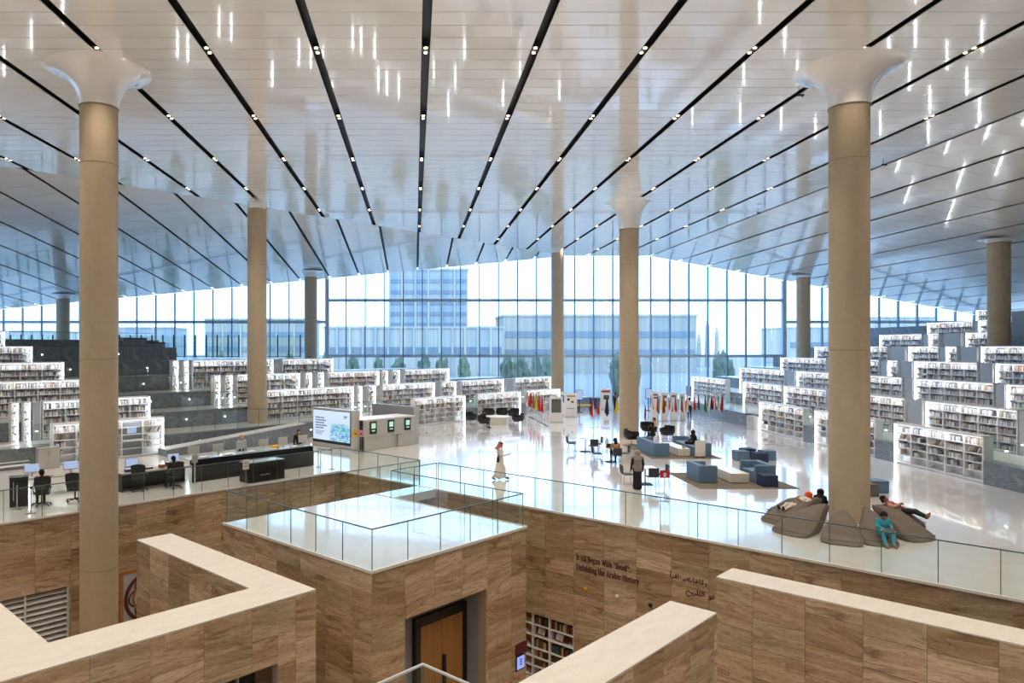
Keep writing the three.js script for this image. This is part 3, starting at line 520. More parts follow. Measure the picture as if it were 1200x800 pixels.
function gapUnit(bank, k, u0, u1) {                                // what stands between two bookcases of a tier
  const L = u1 - u0, [X, Z] = bankAt(bank, (u0 + u1) / 2, TREAD * k + DEEP / 2), side = bank === RIGHT ? 'right' : 'left';
  if (k === 0) {
    const t = thing('stair_block', `dark stone block with glass on top between front ${side} bookcases`, 'stone block', X, 0, Z, bank.turn); (registry[side + k] ??= []).push([t, (u0 + u1) / 2, 's']);
    bar('base', M.stone, t, L - 0.04, 1.0, DEEP, 0, 0.5, 0); bar('glass_panel', M.glass, t, L - 0.04, 1.05, 0.02, 0, 1.53, DEEP / 2 - 0.05); bar('light', M.smallLamp, t, 0.16, 0.06, 0.03, 0, 1.6, DEEP / 2 - 0.09);
    return;
  }
  const t = thing('grey_unit', `plain grey panel between bookcases on the ${side} terraces`, 'cabinet', X, k, Z, bank.turn); (registry[side + k] ??= []).push([t, (u0 + u1) / 2, 'g']);
  bar('panel', M.greyPaint, t, L * 0.62, 2.06, DEEP, 0, 1.03, 0); bar('edge', M.whiteSatin, t, 0.04, 2.06, DEEP + 0.01, L * 0.33, 1.03, 0); bar('light', M.smallLamp, t, 0.1, 0.05, 0.03, 0, 0.5, DEEP / 2 + 0.01);  // stair side panel between cases, a plain box without doors
}
function row(bank, k, list, o = {}) {
  const side = bank === RIGHT ? 'right' : 'left', us = list.map(([a, b]) => (bank === RIGHT ? [uRight(a, k), uRight(b, k)] : [uLeft(a, k), uLeft(b, k)])).map(([a, b]) => (a < b ? [a, b] : [b, a])).sort((p, q) => p[0] - q[0]);
  us.forEach(([a, b], i) => {
    if (b - a > 0.2) { const n = Math.max(1, Math.round((b - a) / 6.2)), s = (b - a) / n; for (let j = 0; j < n; j++) { const t = bookcase(bank, k, a + s * j, a + s * (j + 1), '', undefined, { sparse: k === 0, ...(o(i) ?? {}) }); (registry[side + k] ??= []).push([t, a + s * (j + 0.5), 'b']); } }
    if (us[i + 1] && us[i + 1][0] - b > 0.35 && us[i + 1][0] - b < 3.2) gapUnit(bank, k, b, us[i + 1][0]);
  });
}
row(RIGHT, 0, [[890, 941], [955, 1025]], () => ({}));
{ const a = uRight(1048, 0), b = uRight(1152, 0); bookcase(RIGHT, 0, a, b, 'white lit bookcase with half-empty lower shelves right of the beanbags', undefined, { single: true, sparse: true }); gapUnit(RIGHT, 0, uRight(1025, 0), a); gapUnit(RIGHT, 0, b, b + 2.3); }
row(RIGHT, 1, [[811, 850], [871, 916], [919, 968], [976, 1060], [1085, 1192], [1204, 1300]], () => ({}));
row(RIGHT, 2, [[867, 919], [934, 985], [995, 1057], [1072, 1164], [1180, 1290]], () => ({}));
row(RIGHT, 3, [[915, 968], [976, 1030], [1041, 1052], [1072, 1145], [1167, 1250]], () => ({}));
row(RIGHT, 4, [[955, 1000], [1012, 1040], [1065, 1100], [1109, 1121], [1150, 1215]], () => ({}));
row(RIGHT, 5, [[1031, 1080], [1089, 1100], [1132, 1162]], () => ({}));
row(RIGHT, 6, [[1087, 1140], [1147, 1162]], () => ({}));
row(RIGHT, 7, [[1144, 1162]], () => ({}));
{ const t = struct('wall_upper_right', 'plain grey wall block on the upper right terraces'); t.position.set(52, 0, -46.5); bar('wall', hex(0x9aa0aa, 0.7), t, 16, 8.6, 14, 0, 4.3, 0); bar('coping', M.greyPaint, t, 16.1, 0.08, 14.1, 0, 8.62, 0); }
row(LEFT, 0, [[486, 545], [560, 610], [617, 656]], () => ({}));
row(LEFT, 1, [[13, 22], [28, 36], [50, 176]], () => ({}));
row(LEFT, 1, [[313, 414], [419, 424], [432, 440], [448, 509], [518, 534], [541, 590], [604, 647]], () => ({}));
row(LEFT, 2, [[-40, 120]], () => ({}));
row(LEFT, 2, [[251, 258], [264, 272], [278, 351], [358, 365], [372, 379], [385, 444], [448, 454], [460, 468], [475, 526]], () => ({}));
row(LEFT, 3, [[-60, 75]], () => ({}));
row(LEFT, 3, [[202, 209], [215, 221], [226, 320], [331, 390]], () => ({}));
row(LEFT, 4, [[-60, 38]], () => ({}));
row(LEFT, 5, [[-60, 6]], () => ({}));
// the low front bookcase of the left bank holds a catalogue terminal between its shelves
{
  const a = uLeft(62, 0), b = uLeft(192, 0), t = bookcase(LEFT, 0, a, b, 'white bookcase with built-in catalogue terminal and slanted magazines behind the desks', undefined, { sparse: true, skipBay: (i) => i === 3 });
  const L = b - a, n = Math.max(1, Math.round(L / 1.2)), bay = L / n, x = -L / 2 + bay * 3.5;
  bar('terminal_back', M.midGrey, t, bay - 0.06, 1.75, 0.03, x, 1.0, 0.02); bar('terminal_shelf', M.whiteSatin, t, bay - 0.06, 0.05, 0.32, x, 0.95, 0.18); bar('terminal_screen', M.screen, t, 0.5, 0.34, 0.04, x, 1.48, 0.06);
}
{ // tell the cases of each tier apart by their order from the glass facade
  const nth = ['first', 'second', 'third', 'fourth', 'fifth', 'sixth', 'seventh', 'eighth', 'ninth', 'tenth', 'eleventh', 'twelfth', 'thirteenth', 'fourteenth'];
  for (const [key, list] of Object.entries(registry)) {
    const side = key.startsWith('right') ? 'right' : 'left', tier = word[+key.slice(side.length)], n = { b: 0, g: 0, s: 0 };
    list.sort((p, q) => (side === 'right' ? p[1] - q[1] : q[1] - p[1]));
    for (const [t, , kind] of list) { const o = nth[n[kind]++]; t.userData.label = kind === 'b' ? `white lit bookcase, ${o} from the glass facade on the ${side} terraces, ${tier}` : kind === 'g' ? `plain grey panel, ${o} from the glass facade on the ${side} terraces, ${tier}` : `dark stone block with glass on top, ${o} from the facade before the ${side} terraces`; }
  }
}
{ // every further book, too many to count
  const im = new THREE.InstancedMesh(UNIT, bookMat, massBooks.length), c = new THREE.Color();
  massBooks.forEach(([m, tone], i) => { im.setMatrixAt(i, m); im.setColorAt(i, c.setRGB(...spineColors[tone])); });
  im.name = 'books'; im.castShadow = im.receiveShadow = true; im.userData = { label: 'thousands of books filling the terrace bookcases', category: 'books', kind: 'stuff' }; scene.add(im);
}
// glass balustrades on the stone terraces of the left bank, where no bookcase stands
for (const [k, x0, x1] of [[0, 196, 470], [1, 182, 300], [2, 140, 248], [3, 84, 198], [4, 45, 190], [5, 12, 180]]) {
  const a = uLeft(x0, k, DEEP), b = uLeft(x1, k, DEEP), v = TREAD * k + DEEP + 0.12;
  balustrade(`glass balustrade on the dark stone terraces, step ${['one', 'two', 'three', 'four', 'five', 'six'][k]} from the desks`, [bankAt(LEFT, a, v), bankAt(LEFT, b, v)], { y: k + 1, pitch: 1.5, coping: true });
  for (let u = a + 2; u < b - 0.5; u += 2.7) { const [X, Z] = bankAt(LEFT, u, v - 0.16), s = thing('step_light', 'tiny round light set in the dark terrace face', 'light', X, k + 0.5, Z, Q, 'lights in the terrace faces'); mesh('lens', new THREE.CylinderGeometry(0.05, 0.05, 0.03, 12).rotateX(Math.PI / 2), M.smallLamp, s).position.z = 0.06; mesh('ring', new THREE.TorusGeometry(0.06, 0.012, 6, 16), M.steel, s).position.z = 0.06; }
}
// pale ramps across the stone terraces
for (const [x0, y0, x1, y1, k, h0, h1, lab] of [[194, 495, 286, 478, 1, 1.05, 1.75, 'upper'], [196, 522, 360, 504, 0, 0.35, 1.0, 'lower']]) {
  const u0 = uLeft(x0, k, k ? 1.2 : -1.2), u1 = uLeft(x1, k, k ? 1.2 : -1.2), [X, Z] = bankAt(LEFT, (u0 + u1) / 2, TREAD * k + (k ? 1.6 : -0.6)), L = u1 - u0, base = k ? 1 : 0;
  const t = thing('ramp', `pale sloping ramp on the ${lab} stone terrace behind the long black desk`, 'ramp', X, base, Z, Q);
  const s = new THREE.Shape([[-L / 2, 0], [L / 2, 0], [L / 2, h1 - base + 0.1], [-L / 2, Math.max(0.06, h0 - base)]].map((p) => new THREE.Vector2(...p)));
  mesh('ramp_body', new THREE.ExtrudeGeometry(s, { depth: 1.0, bevelEnabled: false }).translate(0, 0, -0.5), M.stone, t);
  const slope = Math.atan2(h1 - base + 0.1 - Math.max(0.06, h0 - base), L), d = bar('ramp_deck', M.greyPaint, t, L / Math.cos(slope), 0.05, 1.02, 0, (h1 - base + 0.1 + Math.max(0.06, h0 - base)) / 2 + 0.02, 0); d.rotation.z = slope;
}
// white stair at the far left
{
  const [X, Z] = floorAt(-4, 552), t = thing('white_stair', 'short flight of white steps at the left end of the terraces', 'stair', X, 0, Z, Q);
  for (let i = 0; i < 6; i++) { bar('step', M.stone, t, 3.0, 0.165, 0.36, 0, 0.083 + i * 0.165, -i * 0.32); bar('tread', M.whitePaint, t, 3.0, 0.05, 0.4, 0, 0.165 * (i + 1) + 0.012, -i * 0.32 + 0.02); }
  const [a, b] = floorAt(36, 543), s = thing('stone_wall_block', 'dark stone block with glass beside the white steps', 'stone block', a + 0.75, 0, b, Q); bar('base', M.stone, s, 1.9, 1.0, 0.5, 0, 0.5, 0); bar('glass_panel', M.glass, s, 1.9, 1.1, 0.02, 0, 1.55, 0.1);
  const [c, d] = floorAt(52, 547), w = thing('grey_unit', 'beige two-door cabinet against the dark stone block', 'cabinet', c, 0, d, Q); bar('body', M.silver, w, 1.0, 1.05, 0.4, 0, 0.525, 0.5); for (const q of [-1, 1]) { const dr = bar('door', M.silver, w, 0.47, 0.98, 0.02, q * 0.245, 0.53, 0.712); } for (const q of [-1, 1]) bar('handle', M.steel, w, 0.02, 0.16, 0.03, q * 0.05, 0.75, 0.73);
}
// dark glazing posts on the upper landing by the facade
for (const [x0, x1, lab] of [[140, 280, 'between the two left columns'], [0, 62, 'beside the far left column'], [312, 352, 'right of the terrace column']]) {
  const Z = 75.4, A = (x0 - CX) * Z / FOCAL, B = (x1 - CX) * Z / FOCAL, t = thing('screen_fence', `row of dark upright glazing posts on the landing ${lab}`, 'fence', (A + B) / 2, 5.0, Z), n = Math.max(1, Math.round((B - A) / 1.1));
  for (let i = 0; i <= n; i++) bar('post', M.postDark, t, 0.12, 2.3, 0.12, -(B - A) / 2 + (B - A) * i / n, 1.15, 0);
  bar('rail', M.postDark, t, B - A + 0.12, 0.06, 0.06, 0, 0.06, 0); bar('rail', M.rail, t, B - A, 0.03, 0.03, 0, 1.1, 0);
  for (let i = 0; i < n; i++) bar('glass_panel', M.glass, t, (B - A) / n - 0.14, 2.1, 0.012, -(B - A) / 2 + (B - A) * (i + 0.5) / n, 1.15, 0);
}
// stone-fronted reading benches at the top of the left terraces
for (const [x0, x1, k, lab] of [[140, 168, 6, 'longer'], [169, 189, 6, 'shorter']]) {
  const [X, Z] = bankAt(LEFT, (uLeft(x0, k, 0.6) + uLeft(x1, k, 0.6)) / 2, TREAD * k + 0.2), t = thing('reading_bench', `${lab} dark stone bench with ledge at the top of the left terraces`, 'bench', X, 6, Z, Q), L = uLeft(x1, k, 0.6) - uLeft(x0, k, 0.6);
  bar('base', M.stone, t, L, lab === 'longer' ? 0.7 : 0.35, 0.5, 0, lab === 'longer' ? 0.35 : 0.175, 0); bar('ledge', M.charcoal, t, L + 0.1, 0.08, 0.6, 0, lab === 'longer' ? 0.74 : 0.39, 0);
}
// stone steps beyond the front right bookcase
{ const [X, Z] = bankAt(RIGHT, uRight(1152, 0) + 3.4, 0.6), t = thing('stone_stair', 'stone steps with metal rail beyond the right front bookcase', 'stair', X, 0, Z, RIGHT.turn); for (let i = 0; i < 5; i++) bar('step', i % 2 ? M.stone : M.stone, t, 1.9, 0.18, 0.36, 0, 0.09 + 0.18 * i, 0.5 - i * 0.34); for (let i = 0; i < 5; i++) bar('nosing', M.whitePaint, t, 1.9, 0.02, 0.06, 0, 0.19 + 0.18 * i, 0.66 - i * 0.34); mesh('handrail', join([rod(-0.9, 0.9, 0.7, -0.9, 1.8, -0.9, 0.025), rod(-0.9, 0, 0.65, -0.9, 0.92, 0.65, 0.02), rod(-0.9, 0.9, -0.85, -0.9, 1.78, -0.85, 0.02)]), M.steel, t); }
// grey cabinet by the far right bookcases
{ const [X, Z] = floorAt(882, 503), t = thing('grey_unit', 'low grey cabinet against the far end of the right bookcases', 'cabinet', X, 0, Z, RIGHT.turn); bar('body', M.silver, t, 1.1, 0.98, 0.4, 0, 0.49, 0); for (const s of [-1, 1]) bar('door', M.silver, t, 0.52, 0.9, 0.02, s * 0.27, 0.5, 0.212); for (const s of [-1, 1]) bar('handle', M.steel, t, 0.02, 0.15, 0.03, s * 0.05, 0.7, 0.23); }
{ const [X, Z] = [25.35, 57.5], t = thing('stone_counter', 'dark stone block with glass balustrade behind the row of flags', 'stone block', X, 0, Z, RIGHT.turn); bar('base', M.stone, t, 5.2, 1.0, 0.6, 0, 0.5, 0); for (let i = 0; i < 4; i++) bar('glass_panel', M.glass, t, 1.26, 1.1, 0.02, -1.95 + i * 1.3, 1.56, 0.1); }

// ---------- outside the facade ----------
{
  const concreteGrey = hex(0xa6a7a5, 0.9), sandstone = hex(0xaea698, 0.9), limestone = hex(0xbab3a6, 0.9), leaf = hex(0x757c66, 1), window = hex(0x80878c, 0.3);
  solo('ground', box(900, 0.4, 560), hex(0x8e8980, 1), 'blue-tinted ground stretching beyond the glass facade', 'ground', 0, -0.7, 360).userData.kind = 'structure';
  const block = (name, label, x0, x1, yTop, Z, deep, mat, floors, bays) => {
    const A = (x0 - CX) * Z / FOCAL, B = (x1 - CX) * Z / FOCAL, H = EYE + (CY - yTop) * Z / FOCAL, t = thing(name, label, 'building', (A + B) / 2, -0.5, Z + deep / 2);
    bar('wall', mat, t, B - A, H + 0.5, deep, 0, (H + 0.5) / 2, 0); bar('roof_edge', limestone, t, B - A + 0.6, 0.5, deep + 0.6, 0, H + 0.6, 0);
    for (let f = 1; f < floors; f++) { bar('floor_band', window, t, B - A - 1, H / floors * 0.34, 0.3, 0, H * f / floors + 0.4, deep / 2 + 0.02); }
    for (let i = 1; i < bays; i++) bar('pilaster', limestone, t, 0.5, H, 0.5, -(B - A) / 2 + (B - A) * i / bays, H / 2 + 0.4, deep / 2 + 0.1);
    return t;
  };
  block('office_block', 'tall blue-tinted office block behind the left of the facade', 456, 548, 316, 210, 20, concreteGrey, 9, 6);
  block('long_building', 'long blue-tinted building behind the facade columns', 590, 816, 370, 190, 18, sandstone, 3, 0);
  block('pale_building', 'pale building with upright piers left of the long one', 380, 590, 384, 170, 14, limestone, 2, 14);
  block('distant_block', 'distant blue block behind the terrace columns', 240, 366, 374, 260, 20, sandstone, 3, 6);
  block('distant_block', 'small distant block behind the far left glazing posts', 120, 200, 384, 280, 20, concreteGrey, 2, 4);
  block('distant_block', 'low distant blocks behind the right bookcases', 1010, 1095, 372, 320, 24, limestone, 3, 5);
  block('distant_block', 'low distant block behind the far right column', 925, 1000, 384, 300, 24, limestone, 2, 4);
  block('distant_block', 'lowest distant block behind the far left column', -40, 60, 388, 300, 24, limestone, 2, 4);
  for (const [x, yt, lab] of [[829, 372, 'tallest slim spire beyond the facade'], [840, 380, 'second slim spire beyond the facade'], [819, 388, 'short slim spire beyond the facade']]) {
    const Z = 240, X = (x - CX) * Z / FOCAL, H = EYE + (CY - yt) * Z / FOCAL, t = thing('spire', lab, 'tower', X, -0.5, Z); mesh('shaft', cyl(1.0, 0.7, H - 3, 0, (H - 3) / 2, 0, 8), sandstone, t); mesh('tip', new THREE.ConeGeometry(0.8, 3.5, 8).translate(0, H - 1.2, 0), sandstone, t);
  }
  // clipped trees close outside the glass
  const crown = (() => { const g = new THREE.IcosahedronGeometry(1, 3), p = g.attributes.position, v = new THREE.Vector3(); for (let i = 0; i < p.count; i++) { v.fromBufferAttribute(p, i); const k = 1 + 0.9 * (n64(v.x * 3 + 20, v.y * 3 + v.z * 2 + 20) - 0.5) + 0.5 * (n256(v.x * 9 + 50, v.y * 9 - v.z * 7 + 50) - 0.5); p.setXYZ(i, v.x * k, v.y * k, v.z * k); } g.computeVertexNormals(); return g; })();
  const trunk = cyl(0.18, 0.1, 2.4, 0, 1.2, 0, 7), bark = hex(0x7a6a58, 1);
  for (let i = 0; i < 34; i++) {
    const X = -60 + i * 3.6 + rr(-0.5, 0.5), Z = 96 + (i % 4) * 9, t = thing('garden_tree', 'blue-tinted garden tree just outside the glass facade', 'tree', X, -0.5, Z, rnd() * 6, 'garden trees outside the facade');
    mesh('trunk', trunk, bark, t); const c = mesh('crown', crown, leaf, t); const w = rr(0.75, 1.15); c.scale.set(w, rr(2.0, 2.7), w); c.position.y = 2.9;
  }
}

// ---------- service desks ----------
function monitor(X, Y, Z, turn, label, group, back = M.silver) {
  const t = thing('computer_monitor', label, 'monitor', X, Y, Z, turn, group);
  mesh('foot', rbox(0.2, 0.012, 0.17, 0.005, 0, 0.006, 0), back, t); mesh('stem', box(0.06, 0.16, 0.02, 0, 0.09, -0.05), back, t);
  mesh('casing', rbox(0.56, 0.36, 0.035, 0.012, 0, 0.33, -0.02), back, t); mesh('screen', box(0.53, 0.31, 0.004, 0, 0.345, 0), M.screen, t);
  return t;
}
function officeChair(X, Z, turn, label) {
  const t = thing('office_chair', label, 'office chair', X, 0, Z, turn), legs = [];
  for (let i = 0; i < 5; i++) { const a = i * 1.2566, l = mesh('leg', rod(0, 0.1, 0, Math.sin(a) * 0.33, 0.075, Math.cos(a) * 0.33, 0.026, 6, 0.018), M.black, t); mesh('caster', new THREE.CylinderGeometry(0.03, 0.03, 0.04, 10).rotateZ(Math.PI / 2).rotateY(a).translate(Math.sin(a) * 0.33, 0.032, Math.cos(a) * 0.33), M.black, l); }
  mesh('gas_lift', cyl(0.03, 0.03, 0.34, 0, 0.27, 0), M.black, t); mesh('seat', rbox(0.5, 0.08, 0.48, 0.035, 0, 0.47, 0), M.mesh, t);
  const s = new THREE.Shape(); s.moveTo(-0.2, 0); s.quadraticCurveTo(-0.3, 0.3, -0.26, 0.55); s.quadraticCurveTo(0, 0.64, 0.26, 0.55); s.quadraticCurveTo(0.3, 0.3, 0.2, 0); s.quadraticCurveTo(0, -0.05, -0.2, 0);
  const b = mesh('backrest', new THREE.ExtrudeGeometry(s, { depth: 0.035, bevelEnabled: true, bevelSize: 0.015, bevelThickness: 0.012, bevelSegments: 2 }), M.mesh, t); b.position.set(0, 0.56, -0.27); b.rotation.x = -0.13;
  mesh('back_support', rod(0, 0.42, -0.1, 0, 0.75, -0.31, 0.025), M.black, t);
  for (const q of [-1, 1]) mesh('armrest', join([rbox(0.07, 0.03, 0.26, 0.012, q * 0.31, 0.69, 0), rod(q * 0.27, 0.46, -0.05, q * 0.31, 0.68, -0.05, 0.018)]), M.black, t);
  return t;
}
const deskGroup = 'monitors along the long black desk';
{
  const diff = 42.1, [xa, za] = floorAt(140, 576), [xb, zb] = floorAt(367, 545), s0 = xa + za, s1 = xb + zb, L = uOf(s0, s1), [X, Z] = SD((s0 + s1) / 2, diff);
  const t = thing('service_desk', 'long black service desk with pale glass worktop', 'desk', X, 0, Z, Q);
  bar('front_panel', M.black, t, L * 0.68, 0.72, 0.06, L * 0.16, 0.36, 0); bar('front_panel', M.black, t, L * 0.32, 0.7, 0.05, -L * 0.34, 0.35, -0.7); bar('ledge', M.blackGloss, t, L * 0.68, 0.05, 0.3, L * 0.16, 0.74, -0.12); bar('upper_panel', M.black, t, L * 0.68, 0.2, 0.05, L * 0.16, 0.86, -0.2); bar('worktop', M.deskTop, t, L * 0.68, 0.04, 0.75, L * 0.16, 0.97, -0.56); bar('side_panel', M.black, t, 0.06, 0.95, 0.95, L / 2 - 0.03, 0.475, -0.5); bar('side_panel', M.black, t, 0.06, 0.74, 0.95, -L / 2 + 0.03, 0.37, -0.5);
  bar('low_worktop', M.desk, t, L * 0.32, 0.04, 0.8, -L * 0.34, 0.745, -0.4); bar('kick_board', M.charcoal, t, L * 0.66, 0.1, 0.04, L * 0.16, 0.05, -0.06);
  const on = (u, back, y) => { const [a, b] = SD((s0 + s1) / 2 + u * ROOT2, diff + back * ROOT2); return [a, y, b]; };
  [0.05, 0.19, 0.33, 0.47, 0.6, 0.74].forEach((f, i) => monitor(...on(-L * 0.18 + f * L * 0.9, 0.72, 0.99), Q + Math.PI, `silver-backed monitor, ${['sixth', 'fifth', 'fourth', 'third', 'second', 'first'][i]} from the big screen on the long black desk`, deskGroup));
  monitor(...on(-L * 0.24, 0.6, 0.765), Q + 0.1, 'blue-lit monitor in front of the dark-haired person at the desk');
  monitor(...on(-L * 0.43, 0.62, 0.765), Q, 'small dark monitor at the column end of the long desk', undefined, M.black);
  [[-0.46, 0.35, 'purple boxed folder on the low worktop', 0x4a3f8c, 0.24, 0.12], [-0.40, 0.3, 'red folder on the low worktop', 0x9c2a30, 0.22, 0.1], [-0.36, 0.5, 'black pen tray on the low worktop', 0x1c1c20, 0.3, 0.07], [-0.31, 0.3, 'brown card box on the low worktop', 0x8a5a3c, 0.2, 0.16], [-0.275, 0.45, 'black speaker box on the low worktop', 0x202024, 0.12, 0.2]].forEach(([f, b, lab, c, w, h]) => { const p = on(L * f, b, 0.765), q = thing('desk_item', lab, 'desk item', ...p, Q); mesh('body', rbox(w, h, 0.22, 0.012, 0, h / 2, 0), hex(c, 0.6), q); mesh('flap', box(w * 0.9, 0.01, 0.2, 0, h + 0.005, 0), M.whitePaint, q); });
  for (let i = 0; i < 5; i++) { const p = on(-L * 0.1 + i * 1.25, 0.42, 0.99), q = thing('paper_tray', 'tray of pale papers on the glass worktop', 'paper tray', ...p, Q, 'paper trays on the glass worktop'); mesh('tray', rbox(0.4, 0.03, 0.28, 0.01, 0, 0.015, 0), M.greyPaint, q); mesh('papers', box(0.32, 0.02, 0.22, 0, 0.04, 0), M.poster, q); }
  { const p = on(L * 0.30, 0.55, 0.99), q = thing('folded_cloth', 'yellow bag lying on the glass worktop', 'bag', ...p, Q); mesh('body', rbox(0.4, 0.18, 0.28, 0.07, 0, 0.09, 0), M.yellow, q); mesh('strap', tube([[-0.15, 0.16, 0], [0, 0.3, 0.02], [0.15, 0.16, 0]], 0.014), M.orange, q); }
  { const p = on(-L * 0.185, -0.3, 0.0); const q = thing('phone_stand', 'grey payment terminal post at the end of the glass worktop', 'terminal', ...p, Q); mesh('post', box(0.05, 1.0, 0.05, 0, 0.5, 0.02), M.greyPaint, q); mesh('head', rbox(0.28, 0.36, 0.05, 0.015, 0, 1.1, 0.02), M.desk, q); }
}
{
  const [x0, z0] = floorAt(286, 565.4), [X, Z] = [x0 + 0.66 + 0.0, z0 + 0.72], t = thing('black_counter', 'low black counter box with glass top before the long desk', 'counter', X, 0, Z, Q);
  bar('body', M.black, t, 1.9, 0.86, 0.75, 0, 0.43, 0); bar('top', M.deskTop, t, 1.9, 0.04, 0.75, 0, 0.88, 0); bar('name_plate', M.steel, t, 0.5, 0.05, 0.01, -0.1, 0.3, 0.38);
  const [a, b] = floorAt(288, 570), s = thing('sign_stand', 'white notice on a slim pole before the black counter', 'sign stand', a, 0, b, Q); mesh('base', cyl(0.16, 0.16, 0.02, 0, 0.01, 0), M.steel, s); mesh('pole', cyl(0.015, 0.015, 0.8, 0, 0.4, 0), M.steel, s); mesh('board', rbox(0.3, 0.42, 0.02, 0.005, 0, 0.95, 0.01), M.tableWhite, s); for (const y of [1.02, 0.88]) bar('print', M.greyPaint, s, 0.2, 0.08, 0.004, 0, y, 0.023);
}
officeChair(...floorAt(163, 575), Q + 2.6, 'empty black office chair at the long desk beside the column');
officeChair(...floorAt(204, 571.5), Q + Math.PI, 'black office chair with dark-haired person at the long desk');
{
  const [X, Z] = floorAt(68, 577), t = thing('work_desk', 'white work desk with two monitors by the court edge', 'desk', X, 0, Z, 0.55);
  bar('desk_top', M.desk, t, 3.4, 0.04, 0.8, 0, 0.72, 0); for (const [a, b] of [[-1.6, 0.34], [1.6, 0.34], [-1.6, -0.34], [1.6, -0.34]]) bar('leg', M.steel, t, 0.05, 0.7, 0.05, a, 0.35, b);
  const at = (u, v) => [X + u * Math.cos(0.55) - v * Math.sin(0.55), 0.74, Z + u * Math.sin(0.55) + v * Math.cos(0.55)];
  monitor(...at(-0.95, 0.12), 0.55, 'lit monitor before the person in red'); monitor(...at(0.5, 0.12), 0.55, 'lit monitor before the empty office chair by the column');
  for (const u of [-0.4, 1.0]) { const q = thing('keyboard', 'slim keyboard on the white work desk', 'keyboard', ...at(u, -0.2), 0.55, 'keyboards on the work desk'); mesh('body', rbox(0.42, 0.02, 0.14, 0.006, 0, 0.01, 0), M.greyPaint, q); mesh('keys', box(0.39, 0.006, 0.11, 0, 0.023, 0), M.charcoal, q); }
}
officeChair(...floorAt(49, 592), 0.55 + Math.PI, 'black office chair with person in red at the work desk');
officeChair(...floorAt(88, 587), 0.55 + 2.8, 'empty black office chair at the work desk by the column');
{
  const [X, Z] = floorAt(17, 594), t = thing('printer_cabinet', 'tall dark cabinet with steel handle by the work desk', 'cabinet', X, 0, Z + 0.3, 0.5); bar('body', M.charcoal, t, 0.62, 1.08, 0.6, 0, 0.54, 0); bar('top', M.black, t, 0.66, 0.03, 0.64, 0, 1.09, 0); bar('door', M.black, t, 0.56, 0.98, 0.02, 0, 0.54, 0.31); bar('handle', M.steel, t, 0.03, 0.7, 0.03, -0.18, 0.6, 0.335);
}
function stanchion(x, y, label, h = 0.95) { const [X, Z] = floorAt(x, y), t = thing('queue_post', label, 'queue post', X, 0, Z); mesh('base', new THREE.LatheGeometry([[0.001, 0.03], [0.15, 0.025], [0.17, 0.01], [0.17, 0]].map(([a, b]) => new THREE.Vector2(a, b)), 20), M.steel, t); mesh('pole', cyl(0.025, 0.025, h, 0, h / 2, 0, 10), M.steel, t); mesh('cap', cyl(0.035, 0.035, 0.08, 0, h, 0, 10), M.black, t); return t; }
stanchion(20, 597, 'steel queue post beside the dark cabinet'); stanchion(36, 602, 'steel queue post behind the chair of the person in red');
{
  const a = floorAt(373, 547), b = floorAt(389, 549.5), t = thing('barrier', 'slim two-post barrier with top bar before the big screen', 'barrier', a[0], 0, a[1]), dx = b[0] - a[0], dz = -(b[1] - a[1]);
  for (const [x, z] of [[0, 0], [dx, dz]]) { mesh('post', cyl(0.02, 0.02, 0.92, x, 0.46, z, 8), M.steel, t); mesh('foot', cyl(0.13, 0.13, 0.02, x, 0.01, z), M.steel, t); } mesh('top_bar', rod(0, 0.92, 0, dx, 0.92, dz, 0.02), M.charcoal, t);
}
